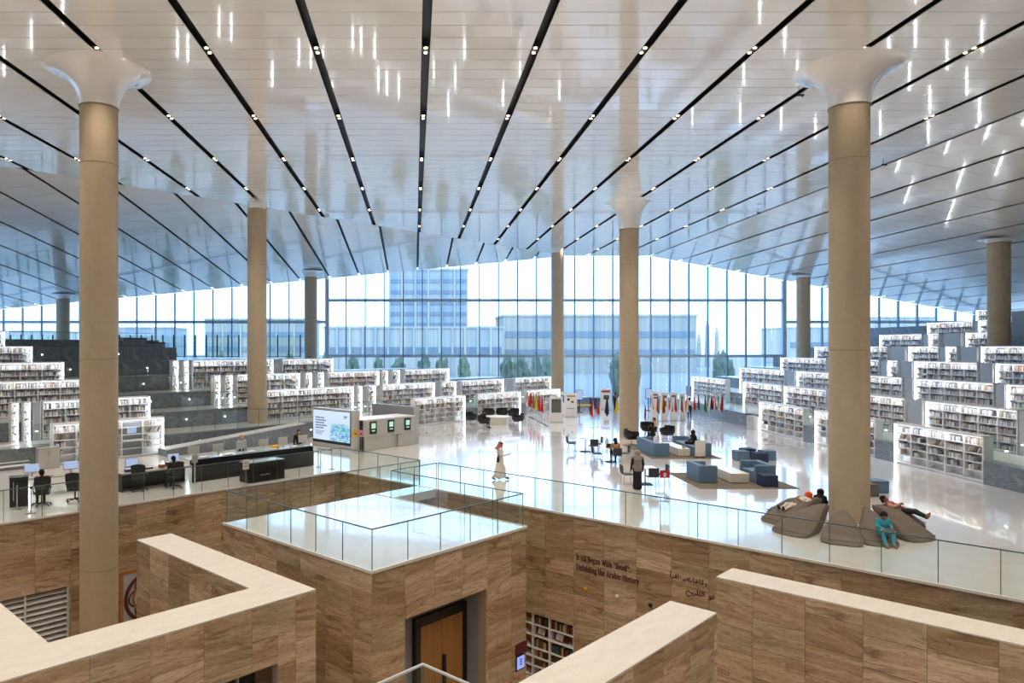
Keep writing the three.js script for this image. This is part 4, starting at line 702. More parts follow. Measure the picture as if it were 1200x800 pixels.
// ---------- big display wall and self-service kiosk ----------
{
  const cv = document.createElement('canvas'); cv.width = 512; cv.height = 300; const g = cv.getContext('2d');
  g.fillStyle = '#d9ebff'; g.fillRect(0, 0, 512, 300);
  for (let i = 0; i < 240; i++) { const x = 230 + rnd() * 250, y = 120 + rnd() * 170; g.fillStyle = ['#5aa8f0', '#8fd0f4', '#6fd6b8', '#3f86e0', '#a7e4d0', '#cfe6ff'][Math.floor(rnd() * 6)]; g.globalAlpha = 0.55; g.fillRect(x, y, 10 + rnd() * 40, 6 + rnd() * 26); } g.globalAlpha = 1;
  g.fillStyle = '#4c5f86'; for (let i = 0; i < 5; i++) for (let x = 34, e = 150 + (i % 2) * 30; x < e;) { const w = 8 + rnd() * 16; g.fillRect(x, 70 + i * 26, w, 14); x += w + 5; } for (let i = 0; i < 4; i++) g.fillRect(34, 208 + i * 12, 130 - i * 14, 4); g.fillRect(430, 40, 46, 10); g.fillRect(430, 56, 34, 8);
  const tx = new THREE.CanvasTexture(cv); tx.colorSpace = THREE.SRGBColorSpace;
  const scr = std({ color: 0x05070a, emissive: 0xffffff, emissiveMap: tx, emissiveIntensity: 0.95, roughness: 0.2 });
  const [X, Z] = [-3.49, 41.8], mid = (t) => [X - t / ROOT2, Z + t / ROOT2], W = 3.9;
  const [a, b] = mid(W / 2), t = thing('display_wall', 'large lit screen in grey freestanding frame beside the kiosk', 'screen', a, 0, b, -Q);
  bar('frame', M.silver, t, W, 2.34, 0.42, 0, 1.17, -0.21); bar('screen_bezel', M.black, t, W - 0.34, 1.98, 0.03, -0.14, 1.26, 0.012); const s = mesh('screen', new THREE.PlaneGeometry(W - 0.4, 1.78), scr, t); s.position.set(-0.14, 1.33, 0.03);
  const l = new THREE.RectAreaLight(0xcfe2ff, 0.9, W - 0.4, 1.78); l.position.set(-0.14, 1.33, 0.06); l.rotation.y = Math.PI; t.add(l);
  const [c, d] = [c0(0), d0(0)]; function c0() { return -0.05 - W / 2 / ROOT2; } function d0() { return 45.1 + W / 2 / ROOT2; }
  const t2 = thing('display_wall', 'grey freestanding panel at the far end of the kiosk', 'panel', c, 0, d, -Q); bar('frame', M.midGrey, t2, W, 2.3, 0.4, 0, 1.15, -0.2); bar('inset', M.charcoal, t2, 0.4, 1.4, 0.03, W / 2 - 0.45, 1.05, 0.005); bar('edge', M.greyPaint, t2, 0.05, 2.3, 0.42, W / 2 + 0.02, 1.15, -0.2);
  // kiosk body between them, facing right
  const u0 = X + Z + 0.75, u1 = 45.1 - 0.1, L = uOf(u0, u1), diff = 44.9, [e, f] = SD((u0 + u1) / 2, diff + 1.25), k = thing('self_service_kiosk', 'beige self-service kiosk with three green screens', 'kiosk', e, 0, f, Q);
  bar('body', M.silver, k, L, 0.92, 1.6, 0, 1.28, 0); bar('top', M.whiteSatin, k, L + 0.02, 0.06, 1.62, 0, 1.77, 0); bar('base', M.silver, k, L, 0.8, 1.5, 0, 0.4, -0.02); bar('end_panel', M.charcoal, k, 0.06, 1.72, 1.58, -L / 2 - 0.03, 0.87, 0); bar('counter_ledge', M.silver, k, L, 0.05, 1.76, 0, 0.82, 0.06); bar('front_panel', M.silver, k, L * 0.34, 0.78, 0.14, L * 0.32, 0.4, 0.8); bar('front_panel', M.silver, k, L * 0.52, 0.78, 0.14, -L * 0.23, 0.4, 0.8);
  for (const q of [-0.32, 0.02, 0.35]) { const z = bar('screen_bezel', hex(0x16301f, 0.4), k, 0.52, 0.72, 0.05, L * q, 1.3, 0.815); bar('screen', M.greenScreen, k, 0.32, 0.3, 0.012, L * q, 1.4, 0.845); bar('card_reader', M.greenScreen, k, 0.26, 0.06, 0.012, L * q, 1.12, 0.845); }
  for (const [x, y, m, lab] of [[416.5, 508, M.yellow, 'yellow flyer in a holder between screen and kiosk'], [423, 508.5, hex(0xc98aa0, 0.6), 'pink flyer in a holder between screen and kiosk']]) { const [p, r] = floorAt(x, 530.5), h = thing('flyer_stand', lab, 'flyer', p, 0, r, 0.2); mesh('base', cyl(0.12, 0.12, 0.015, 0, 0.008, 0), M.steel, h); mesh('pole', cyl(0.012, 0.012, 1.0, 0, 0.5, -0.01, 8), M.steel, h); mesh('sheet', rbox(0.32, 0.4, 0.012, 0.004, 0, 1.1, 0), m, h); bar('print', M.charcoal, h, 0.1, 0.1, 0.004, 0, 1.08, 0.008); }
}

// ---------- seating islands ----------
function rug(x0, x1, z0, z1, label) { solo('rug', rbox(x1 - x0, 0.018, z1 - z0, 0.006, 0, 0.009, 0, 1), M.carpet, label, 'rug', (x0 + x1) / 2, 0, (z0 + z1) / 2); }
rug(12.8, 16.6, 39.1, 44.6, 'dark grey rug under the longer blue sofas'); rug(12.1, 16.35, 30.8, 34.7, 'dark grey rug under the short blue sofas');
function sofa(x0, x1, z0, z1, face, label, h = 0.76) {          // face +1 looks right, -1 looks left
  const t = thing('sofa', label, 'sofa', (x0 + x1) / 2, 0.018, (z0 + z1) / 2), w = x1 - x0, d = z1 - z0;
  mesh('base', rbox(w - 0.03, 0.4, d - 0.06, 0.03, 0, 0.202, 0), M.sofa, t); mesh('backrest', rbox(0.26, h, d, 0.03, -face * (w / 2 - 0.13), h / 2, 0), M.sofa, t);
  for (const s of [-1, 1]) mesh('armrest', rbox(w - 0.012, h - 0.008, 0.2, 0.03, face * 0.012, h / 2 - 0.003, s * (d / 2 - 0.094)), M.sofa, t);
  const n = Math.max(1, Math.round((d - 0.4) / 0.75)); for (let i = 0; i < n; i++) mesh('cushion', rbox(w - 0.28, 0.1, (d - 0.42) / n - 0.01, 0.035, face * 0.13, 0.44, -(d - 0.42) / 2 + (d - 0.42) * (i + 0.5) / n), M.sofa, t);
}
sofa(12.54, 13.36, 32.0, 33.5, 1, 'short blue-grey sofa at the left of the nearer rug', 0.77); sofa(15.0, 15.9, 31.9, 33.5, -1, 'short blue-grey sofa behind the navy stool', 0.8);
sofa(13.1, 13.95, 39.7, 42.8, 1, 'long blue-grey sofa at the left of the farther rug', 0.74); sofa(15.35, 16.25, 39.7, 43.2, -1, 'long blue-grey sofa with woman in black seated on it', 0.74);
function lowTable(x0, x1, z0, z1, label) { const t = thing('low_table', label, 'table', (x0 + x1) / 2, 0.018, (z0 + z1) / 2); mesh('body', rbox(x1 - x0, 0.4, z1 - z0, 0.012, 0, 0.22, 0), M.tableWhite, t); bar('plinth', M.charcoal, t, x1 - x0 - 0.08, 0.03, z1 - z0 - 0.08, 0, 0.015, 0); }
lowTable(13.95, 14.76, 32.0, 33.9, 'white block coffee table on the nearer rug'); lowTable(14.5, 15.15, 39.9, 42.6, 'long white block coffee table on the farther rug');
function stool(x, y, mat, label, s = 0.66, h = 0.48) { const [X, Z] = floorAt(x, y), t = thing('stool', label, 'stool', X, 0, Z + s / 2); mesh('body', rbox(s, h, s, 0.03, 0, h / 2 + 0.01, 0), mat, t); mesh('seam', new THREE.BoxGeometry(s + 0.004, 0.008, s + 0.004).translate(0, h - 0.06, 0), M.navy, t); }
stool(871.5, 540, M.sofa, 'blue cube stool in the group of four, left one', 0.68, 0.5); stool(879, 537, M.navy, 'navy cube stool in the group of four, touching the blue one', 0.66, 0.5); stool(893.5, 542, M.navy, 'navy cube stool in the group of four, nearest the rug', 0.66, 0.48); stool(902.5, 539.5, M.sofa, 'blue cube stool in the group of four, right one', 0.68, 0.5);
stool(903.5, 571, M.navy, 'navy cube stool against the short sofa on the nearer rug', 0.64, 0.5);
stool(1022, 582, M.bag, 'grey cube stool right of the beanbag column', 0.6, 0.48); stool(1033, 578, M.sofa, 'blue cube stool right of the beanbag column', 0.66, 0.5);
{ const [X, Z] = floorAt(820.5, 536.5), t = thing('easel_board', 'blank cream board standing on the farther rug', 'board', X, 0.018, Z); mesh('board', rbox(0.56, 0.86, 0.04, 0.01, 0, 0.49, 0), M.tableWhite, t); for (const s of [-1, 1]) bar('foot', M.charcoal, t, 0.08, 0.06, 0.3, s * 0.18, 0.03, -0.02); }
{ const [X, Z] = floorAt(778.7, 587), t = thing('red_sign', 'red notice with white symbol on slim pole by the court edge', 'sign stand', X, 0, Z, 0.1); mesh('base', box(0.3, 0.015, 0.22, 0, 0.008, 0), M.steel, t); mesh('pole', cyl(0.012, 0.012, 1.0, 0, 0.5, 0, 8), M.steel, t); const b = mesh('plate', rbox(0.4, 0.3, 0.02, 0.01, 0, 1.06, 0.02), M.red, t); mesh('symbol', new THREE.RingGeometry(0.03, 0.06, 18), M.poster, b).position.set(0, 1.05, 0.032); bar('symbol', M.poster, b, 0.1, 0.03, 0.004, 0, 0.98, 0.031); }
{ const [X, Z] = floorAt(801.5, 545.5), t = thing('slim_stand', 'thin pole stand with disc base between the two rugs', 'stand', X, 0, Z); mesh('base', cyl(0.16, 0.16, 0.015, 0, 0.008, 0), M.steel, t); mesh('pole', cyl(0.01, 0.01, 0.9, 0, 0.45, 0, 8), M.steel, t); mesh('head', rbox(0.2, 0.14, 0.012, 0.004, 0, 0.95, 0.01), M.greyPaint, t); }

// reading tables with visitor chairs
const visitorProto = (() => {
  const g = { seat: rbox(0.46, 0.035, 0.44, 0.015, 0, 0.45, 0), back: rbox(0.44, 0.36, 0.03, 0.013, 0, 0.68, -0.22).rotateX(-0.06) };
  g.frame = join([-1, 1].map((s) => tube([[s * 0.22, 0.8, -0.245], [s * 0.22, 0.46, -0.2], [s * 0.22, 0.43, 0.0], [s * 0.22, 0.43, 0.2]], 0.011, 18)));
  g.leg = (s, f) => rod(s * 0.22, 0.44, f * 0.17, s * 0.24, 0.0, f * 0.25, 0.011, 6);
  g.legs = [[-1, 1], [1, 1], [-1, -1], [1, -1]].map(([s, f]) => g.leg(s, f));
  return g;
})();
function visitorChair(X, Z, turn, label, group) {
  const t = thing('visitor_chair', label, 'chair', X, 0, Z, turn, group); mesh('seat', visitorProto.seat, M.charcoal, t); mesh('backrest', visitorProto.back, M.charcoal, t); mesh('frame', visitorProto.frame, M.steel, t); for (const l of visitorProto.legs) mesh('leg', l, M.steel, t); return t;
}
function readingTable(X, Z, label, turn = 0) { const t = thing('reading_table', label, 'table', X, 0, Z, turn); mesh('table_top', rbox(0.9, 0.03, 0.9, 0.012, 0, 0.73, 0), M.tableWhite, t); mesh('pedestal', cyl(0.035, 0.035, 0.7, 0, 0.37, 0, 10), M.steel, t); mesh('base', rbox(0.55, 0.02, 0.55, 0.008, 0, 0.012, 0), M.charcoal, t); }
{
  const set = (x, y, table, chairLabel, group, chairs) => { const [X, Z] = floorAt(x, y); readingTable(X, Z, table); for (const [dx, dz, a] of chairs) visitorChair(X + dx, Z + dz, a, chairLabel, group); return [X, Z]; };
  const T1 = set(686, 529, 'white square table farthest from the standing woman', 'dark visitor chair at the white table farthest from the standing woman', 'chairs at the far reading table', [[-0.75, 0.25, Math.PI / 2], [-0.6, -0.15 + 0.9, Math.PI / 2 - 0.2], [0.25, -0.8, Math.PI], [0.72, 0.1, -Math.PI / 2]]);
  { const q = thing('tablet', 'dark tablet lying on the far white table', 'tablet', T1[0] - 0.12, 0.747, T1[1] + 0.2, 0.2); mesh('body', rbox(0.26, 0.012, 0.18, 0.005, 0, 0.006, 0), M.black, q); mesh('screen', box(0.23, 0.002, 0.15, 0, 0.013, 0), M.blackGloss, q); }
  const T2 = set(716, 541, 'white square table with seated person in tan top', 'dark visitor chair at the table with person in tan top', 'chairs at the middle reading table', [[-0.72, 0.0, Math.PI / 2], [0.08, -0.7, Math.PI], [0.72, 0.1, -Math.PI / 2], [0.5, 0.72, 0.2]]);
  { const q = thing('laptop', 'dark open laptop on the table before person in tan top', 'laptop', T2[0] - 0.1, 0.747, T2[1] + 0.05, Math.PI); mesh('base', rbox(0.34, 0.015, 0.24, 0.005, 0, 0.008, 0), M.charcoal, q); const l = mesh('lid', rbox(0.34, 0.23, 0.012, 0.005, 0, 0.115, 0), M.black, q); l.position.set(0, 0.012, -0.12); l.rotation.x = -0.25; }
  const T3 = set(756, 567, 'white square table beside the standing woman', 'dark visitor chair at the table beside the standing woman', 'chairs at the near reading table', [[-0.78, 0.0, Math.PI / 2], [0.1, -0.62, Math.PI], [0.74, 0.05, -Math.PI / 2]]);
}
// black lounge chairs
function loungeChair(X, Z, turn, label, group) {
  const t = thing('lounge_chair', label, 'lounge chair', X, 0, Z, turn, group), prof = [];
  const g = new THREE.SphereGeometry(0.48, 20, 12, 0, Math.PI * 2, Math.PI * 0.42, Math.PI * 0.36), p = g.attributes.position;
  for (let i = 0; i < p.count; i++) { const x = p.getX(i), y = p.getY(i), z = p.getZ(i), k = z < 0 ? 1 : 0.4; p.setXYZ(i, x * 1.05, 0.62 + (y + 0.05) * (y > -0.1 ? 1.0 + 1.2 * Math.max(0, -z) : 0.8), z); } g.computeVertexNormals();
  mesh('shell', join([g, new THREE.CylinderGeometry(0.5, 0.46, 0.26, 20, 1, true, Math.PI * 0.62, Math.PI * 0.76).translate(0, 0.82, 0.02)]), M.shell ??= hex(0x1c1d1f, 0.5, 0, { side: THREE.DoubleSide }), t); mesh('cushion', rbox(0.6, 0.1, 0.6, 0.045, 0, 0.4, 0.02), M.charcoal, t); mesh('pedestal', cyl(0.03, 0.03, 0.3, 0, 0.16, 0, 8), M.steel, t); mesh('base', cyl(0.26, 0.24, 0.02, 0, 0.01, 0, 20), M.steel, t);
}
for (const [x, y, a] of [[740, 521, 1.4], [759, 511, 0.4], [782, 516, -1.2]]) { const [X, Z] = floorAt(x, y); loungeChair(X, Z, a, 'black shell lounge chair at the foot of the column behind the sofas', 'lounge chairs by the column'); }
{
  const [X, Z] = floorAt(584, 497), t = thing('white_round_table', 'low octagonal white table among black lounge chairs', 'table', X, 0, Z + 0.6); mesh('top', new THREE.CylinderGeometry(1.0, 1.0, 0.06, 8), M.tableWhite, t).position.y = 0.55; mesh('drum', new THREE.CylinderGeometry(0.92, 0.85, 0.52, 8), M.tableWhite, t).position.y = 0.26;
  for (const [x, y, a] of [[552, 497, 0.9], [567, 501.5, 1.6], [573, 492, 0.2], [588, 491.5, -0.2], [602, 492, -0.8], [607, 499, -1.7]]) { const [p, q] = floorAt(x, y); loungeChair(p, q, a, 'black shell lounge chair around the octagonal white table', 'lounge chairs round the white table'); }
}

// ---------- flags and display boards ----------
function flag(X, Z, bands, label, group, h = 2.25) {
  const t = thing('flag', label, 'flag', X, 0, Z, rr(-0.5, 0.5), group); mesh('base', cyl(0.14, 0.12, 0.03, 0, 0.015, 0, 14), M.steel, t); mesh('pole', cyl(0.016, 0.014, h, 0, h / 2, 0, 8), M.chrome, t); mesh('finial', ball(0.035, 0, h + 0.02, 0, 1, 1.5, 1, 8), M.yellow, t);
  const nu = 28, nv = 16, pos = [], col = [], idx = [], c = new THREE.Color(), ph = rnd() * 6, drop = rr(1.15, 1.4);
  for (let j = 0; j <= nv; j++) for (let i = 0; i <= nu; i++) {
    const v = j / nv, u = i / nu, a = (u - 0.5) * 3.0 + 0.3, r = 0.03 + 0.17 * Math.pow(v, 0.7) * (0.75 + 0.25 * Math.cos(u * 16 + ph + v * 1.5)), y = h - 0.06 - v * drop * (0.82 + 0.18 * Math.cos((u - 0.45) * 4));
    pos.push(Math.sin(a) * r * 0.9 + 0.02, y, Math.cos(a) * r * 0.8); c.set(bands[Math.min(bands.length - 1, Math.floor((u * 0.75 + v * 0.25) * bands.length))]); col.push(c.r, c.g, c.b);
    if (i < nu && j < nv) { const k = j * (nu + 1) + i; idx.push(k, k + nu + 1, k + 1, k + 1, k + nu + 1, k + nu + 2); }
  }
  const g = new THREE.BufferGeometry(); g.setAttribute('position', new THREE.Float32BufferAttribute(pos, 3)); g.setAttribute('color', new THREE.Float32BufferAttribute(col, 3)); g.setIndex(idx); g.computeVertexNormals();
  const m = M.flag ??= std({ vertexColors: true, roughness: 0.8, side: THREE.DoubleSide }); mesh('cloth', g, m, t);
}
const RD = '#c01f2b', WH = '#ece9e6', GN = '#1d7a3c', BK = '#17181a', YL = '#e3c02c', BL = '#24408e', MR = '#7a1530', OR = '#e0701e', NV = '#1c2444', TL = '#3a8a8c', BR = '#8a2f1c';
[[617.5, 487.5, [RD, WH, RD]], [621.5, 490, [GN, RD, RD]], [625, 491.5, [RD, GN, YL]], [628, 493, [RD, YL, GN]], [631, 495, [RD, RD, GN]], [635, 497.5, [RD, RD, WH]]].forEach(([x, y, b]) => flag(...floorAt(x, y), b, 'mostly red drooping flag in the slanting row by the bookcases', 'flags in the slanting row'));
[[693.5, 500.5, [MR, RD, WH], 'maroon and white drooping flag left of the column'], [700.5, 500.3, [TL, RD, WH], 'teal, red and white drooping flag left of the column'], [711, 500, [NV, NV, BL], 'navy drooping flag left of the column'], [722, 499.5, [BK, YL, YL], 'black and yellow drooping flag against the column']].forEach(([x, y, b, l]) => flag(...floorAt(x, y), b, l, undefined));
[[755.5, 497, [MR, WH], 'small maroon and white'], [763, 497, [BL, WH, RD], 'blue, white and red'], [770.5, 496.7, [BK, RD, GN, YL], 'black, red and green'], [777, 496.5, [YL, BR, BR], 'brown and yellow'], [786, 496.3, [RD, WH, RD], 'red and white'], [791, 496.2, [GN, RD, RD], 'dark green and red'], [798.5, 496, [GN, RD, WH], 'green, red and white'], [805, 495.8, [OR, WH, GN], 'orange, white and green'], [813, 495.6, [OR, RD, RD], 'bright orange and red'], [818, 495.5, [BR, GN, YL], 'brown and green'], [826, 495.3, [GN, GN, WH], 'plain green'], [830, 495.2, [BL, WH, BL], 'blue and white'], [833.5, 495, [RD, BK, GN], 'red, black and green'], [837, 494.9, [RD, WH, RD, WH], 'red and white striped'], [841.5, 494.8, [GN, WH, GN], 'green and white'], [846, 494.6, [RD, MR, WH], 'crimson']].forEach(([x, y, b, l], i) => flag(...floorAt(x, y), b, `${l} drooping flag in the long row right of the column`, undefined, i === 0 ? 1.6 : 2.25));
{ const a = floorAt(616, 488), b = floorAt(636.5, 499), t = thing('flag_rack', 'dark floor strip behind the slanting row of flags', 'floor strip', (a[0] + b[0]) / 2, 0, (a[1] + b[1]) / 2, Math.atan2(b[1] - a[1], b[0] - a[0])); mesh('strip', rbox(Math.hypot(b[0] - a[0], b[1] - a[1]), 0.04, 0.12, 0.01, 0, 0.02, -0.3), M.charcoal, t); }
function board(x0, x1, yTop, yBase, label, art, turn = 0) {
  const [A, Z] = floorAt(x0, yBase), [B] = floorAt(x1, yBase), H = (yBase - yTop) * Z / FOCAL, w = B - A, t = thing('display_board', label, 'display board', (A + B) / 2, 0, Z, turn);
  bar('panel', M.poster, t, w, H - 0.06, 0.12, 0, H / 2 + 0.03, 0); bar('foot', M.greyPaint, t, w + 0.06, 0.06, 0.5, 0, 0.03, 0);
  for (const [m, aw, ah, ax, ay] of art) bar('print', m, t, aw * w, ah * H, 0.012, ax * w, ay * H, 0.064);
}
const artGrey = hex(0x6c6a6a, 0.6), artGold = hex(0xb08a3c, 0.6), artDark = hex(0x3c3c44, 0.6), artBlue = hex(0x5a66a8, 0.6), artRed = hex(0xa03c3c, 0.6);
board(644, 659.4, 464.5, 494.5, 'white display board with large grey photograph', [[artGrey, 0.74, 0.53, 0, 0.64], [artDark, 0.4, 0.06, -0.1, 0.86]]);
board(661.6, 676, 460.6, 488.5, 'white display board with gold heading and two small pictures', [[artGold, 0.68, 0.06, 0.02, 0.88], [artDark, 0.2, 0.1, -0.2, 0.74], [artDark, 0.2, 0.07, 0.12, 0.64], [artBlue, 0.7, 0.02, 0, 0.36]]);
board(656, 662, 459, 486, 'slim blue and white board between two display boards', [[artBlue, 0.7, 0.3, 0, 0.7]]);
board(703.5, 716, 455.5, 480, 'tall white board with red heading behind the navy flag', [[artRed, 0.8, 0.1, 0, 0.88], [artDark, 0.5, 0.2, 0.05, 0.6]]);
[[763.5, 772, 459], [774.5, 782.5, 459.5], [785, 793.5, 460], [796, 802.5, 461]].forEach(([a, b, y], i) => board(a, b, y, 493.5 - i * 0.4, ['white board with two black captions behind the long flag row', 'white board with purple picture behind the long flag row', 'white board with short caption behind the long flag row', 'narrow white board at the end behind the long flag row'][i], [[[artDark, 0.55, 0.05, 0, 0.9], [artDark, 0.5, 0.05, 0, 0.8]], [[artBlue, 0.6, 0.08, 0, 0.85], [artGrey, 0.5, 0.2, 0, 0.6]], [[artDark, 0.6, 0.06, 0, 0.88]], [[artGrey, 0.5, 0.05, 0, 0.85]]][i]));
for (const [x, y, lab] of [[679, 483, 'tall monitor on a stand behind the gold-headed board'], [760, 481, 'tall monitor on a stand right of the column']]) { const [X, Z] = floorAt(x, y), t = thing('screen_stand', lab, 'screen', X, 0, Z); mesh('base', rbox(0.6, 0.04, 0.45, 0.012, 0, 0.02, 0), M.charcoal, t); mesh('pole', box(0.08, 1.5, 0.06, 0, 0.77, -0.03), M.charcoal, t); mesh('casing', rbox(0.62, 0.95, 0.06, 0.015, 0, 1.6, 0.02), M.black, t); mesh('screen', box(0.56, 0.86, 0.006, 0, 1.61, 0.052), M.screen, t); }
{ const [X, Z] = floorAt(684, 481), t = thing('yellow_bench', 'yellow-topped bench with dark legs behind the display boards', 'bench', X, 0, Z); mesh('seat', rbox(1.5, 0.14, 0.5, 0.03, 0, 0.5, 0), M.yellow, t); for (const s of [-1, 1]) bar('leg', M.charcoal, t, 0.08, 0.44, 0.44, s * 0.6, 0.22, 0); }
{ const [X, Z] = floorAt(697, 478.5), t = thing('dark_crate', 'dark blue-grey storage box behind the flags', 'box', X, 0, Z); mesh('body', rbox(0.9, 1.0, 0.7, 0.03, 0, 0.5, 0), M.navy, t); mesh('lid', rbox(0.94, 0.06, 0.74, 0.02, 0, 1.02, 0), M.charcoal, t); }

// ---------- beanbags ----------
function beanbag(X, Z, dir, L, w, hp, label) {                    // lies with its peak at the back and its foot towards dir (angle in plan)
  const t = thing('beanbag', label, 'beanbag', X, 0, Z, dir + Math.PI / 2), nu = 40, nv = 28, pos = [], idx = [];
  // section by section along the length: peak at z = -L/2, broad foot at z = +L/2
  for (let j = 0; j <= nv; j++) {
    const s = j / nv, z = -L / 2 + L * s, half = w / 2 * (0.07 + 0.93 * Math.pow(Math.sin(Math.min(1, s * 1.12) * Math.PI / 2), 1.15)) * (s > 0.9 ? Math.sqrt(Math.max(0.0, 1 - Math.pow((s - 0.9) / 0.1, 2) * 0.86)) : 1), hTop = (hp * Math.pow(1 - s, 1.15) + 0.30 * Math.sin(Math.PI * Math.pow(s, 0.8)) + 0.03) * (s > 0.92 ? 1 - (s - 0.92) / 0.08 * 0.55 : 1), hBot = Math.max(0, (hp * 0.94) * Math.pow(Math.max(0, 1 - s * 2.4), 1.4));
    for (let i = 0; i < nu; i++) { const a = i / nu * Math.PI * 2, ca = Math.cos(a), sa = Math.sin(a), p = 0.62, x = Math.sign(ca) * Math.pow(Math.abs(ca), p) * half, yy = Math.sign(sa) * Math.pow(Math.abs(sa), sa > 0 ? 0.85 : 0.5), wr = 0.012 * Math.sin(a * 7 + s * 9 + X) + 0.01 * Math.sin(s * 30 + a * 3); pos.push(x, Math.max(0.002, (hTop + hBot) / 2 + yy * (hTop - hBot) / 2 + wr), z); }
  }
  for (let j = 0; j < nv; j++) for (let i = 0; i < nu; i++) { const a = j * nu + i, b = j * nu + (i + 1) % nu; idx.push(a, b, a + nu, b, b + nu, a + nu); }
  const c0 = pos.length / 3; let m0 = [0, 0, 0], m1 = [0, 0, 0]; for (let i = 0; i < nu; i++) for (let k = 0; k < 3; k++) { m0[k] += pos[i * 3 + k] / nu; m1[k] += pos[(nv * nu + i) * 3 + k] / nu; } pos.push(...m0, ...m1);
  for (let i = 0; i < nu; i++) { idx.push(c0, (i + 1) % nu, i); idx.push(c0 + 1, nv * nu + i, nv * nu + (i + 1) % nu); }
  const g = new THREE.BufferGeometry(); g.setAttribute('position', new THREE.Float32BufferAttribute(pos, 3)); g.setIndex(idx); g.computeVertexNormals();
  mesh('bag', g, M.bagSide ??= hex(0x6b625a, 0.95, 0, { side: THREE.DoubleSide }), t);
  mesh('carry_loop', tube([[-0.05, hp, -L / 2 + 0.03], [0, hp + 0.06, -L / 2 - 0.01], [0.05, hp, -L / 2 + 0.03]], 0.012), M.charcoal, t);
  mesh('seam', tube([[-w * 0.4, 0.16, L * 0.2], [-w * 0.47, 0.12, L * 0.35], [-w * 0.4, 0.14, L * 0.46], [0, 0.15, L * 0.485], [w * 0.4, 0.14, L * 0.46], [w * 0.47, 0.12, L * 0.35], [w * 0.4, 0.16, L * 0.2]], 0.008, 40, 5), M.charcoal, t);
}
const bagSpots = {};
// peak pixel (on the floor below it), foot pixel
for (const [id, px, py, fx, fy, w, hp, label] of [
  ['a', 950, 599, 905, 603.5, 0.8, 0.4, 'low brown-grey beanbag farthest left of the column'],
  ['b', 966, 606, 901, 613, 1.1, 0.62, 'brown-grey beanbag carrying the person in orange scarf'],
  ['c', 975, 615, 920, 627, 1.2, 0.66, 'empty brown-grey beanbag between scarf person and column front'],
  ['d', 988, 621, 986, 639.5, 1.15, 0.62, 'empty brown-grey beanbag in front of the column'],
  ['e', 1013, 620, 1034, 641, 1.0, 0.68, 'brown-grey beanbag behind the child in turquoise'],
  ['f', 1023, 619, 1087, 635, 1.15, 0.72, 'large brown-grey beanbag right of the child in turquoise'],
  ['g', 1030, 611, 1084, 619, 0.95, 0.5, 'brown-grey beanbag carrying the child in pink and black']]) {
  const a = floorAt(px, py), b = floorAt(fx, fy), L = Math.min(2.4, Math.hypot(b[0] - a[0], b[1] - a[1])), dir = Math.atan2(b[1] - a[1], b[0] - a[0]);
  const c = [b[0] - Math.cos(dir) * L / 2, b[1] - Math.sin(dir) * L / 2]; bagSpots[id] = { c, dir, L, hp }; beanbag(c[0], c[1], dir, L, w, hp, label);
}

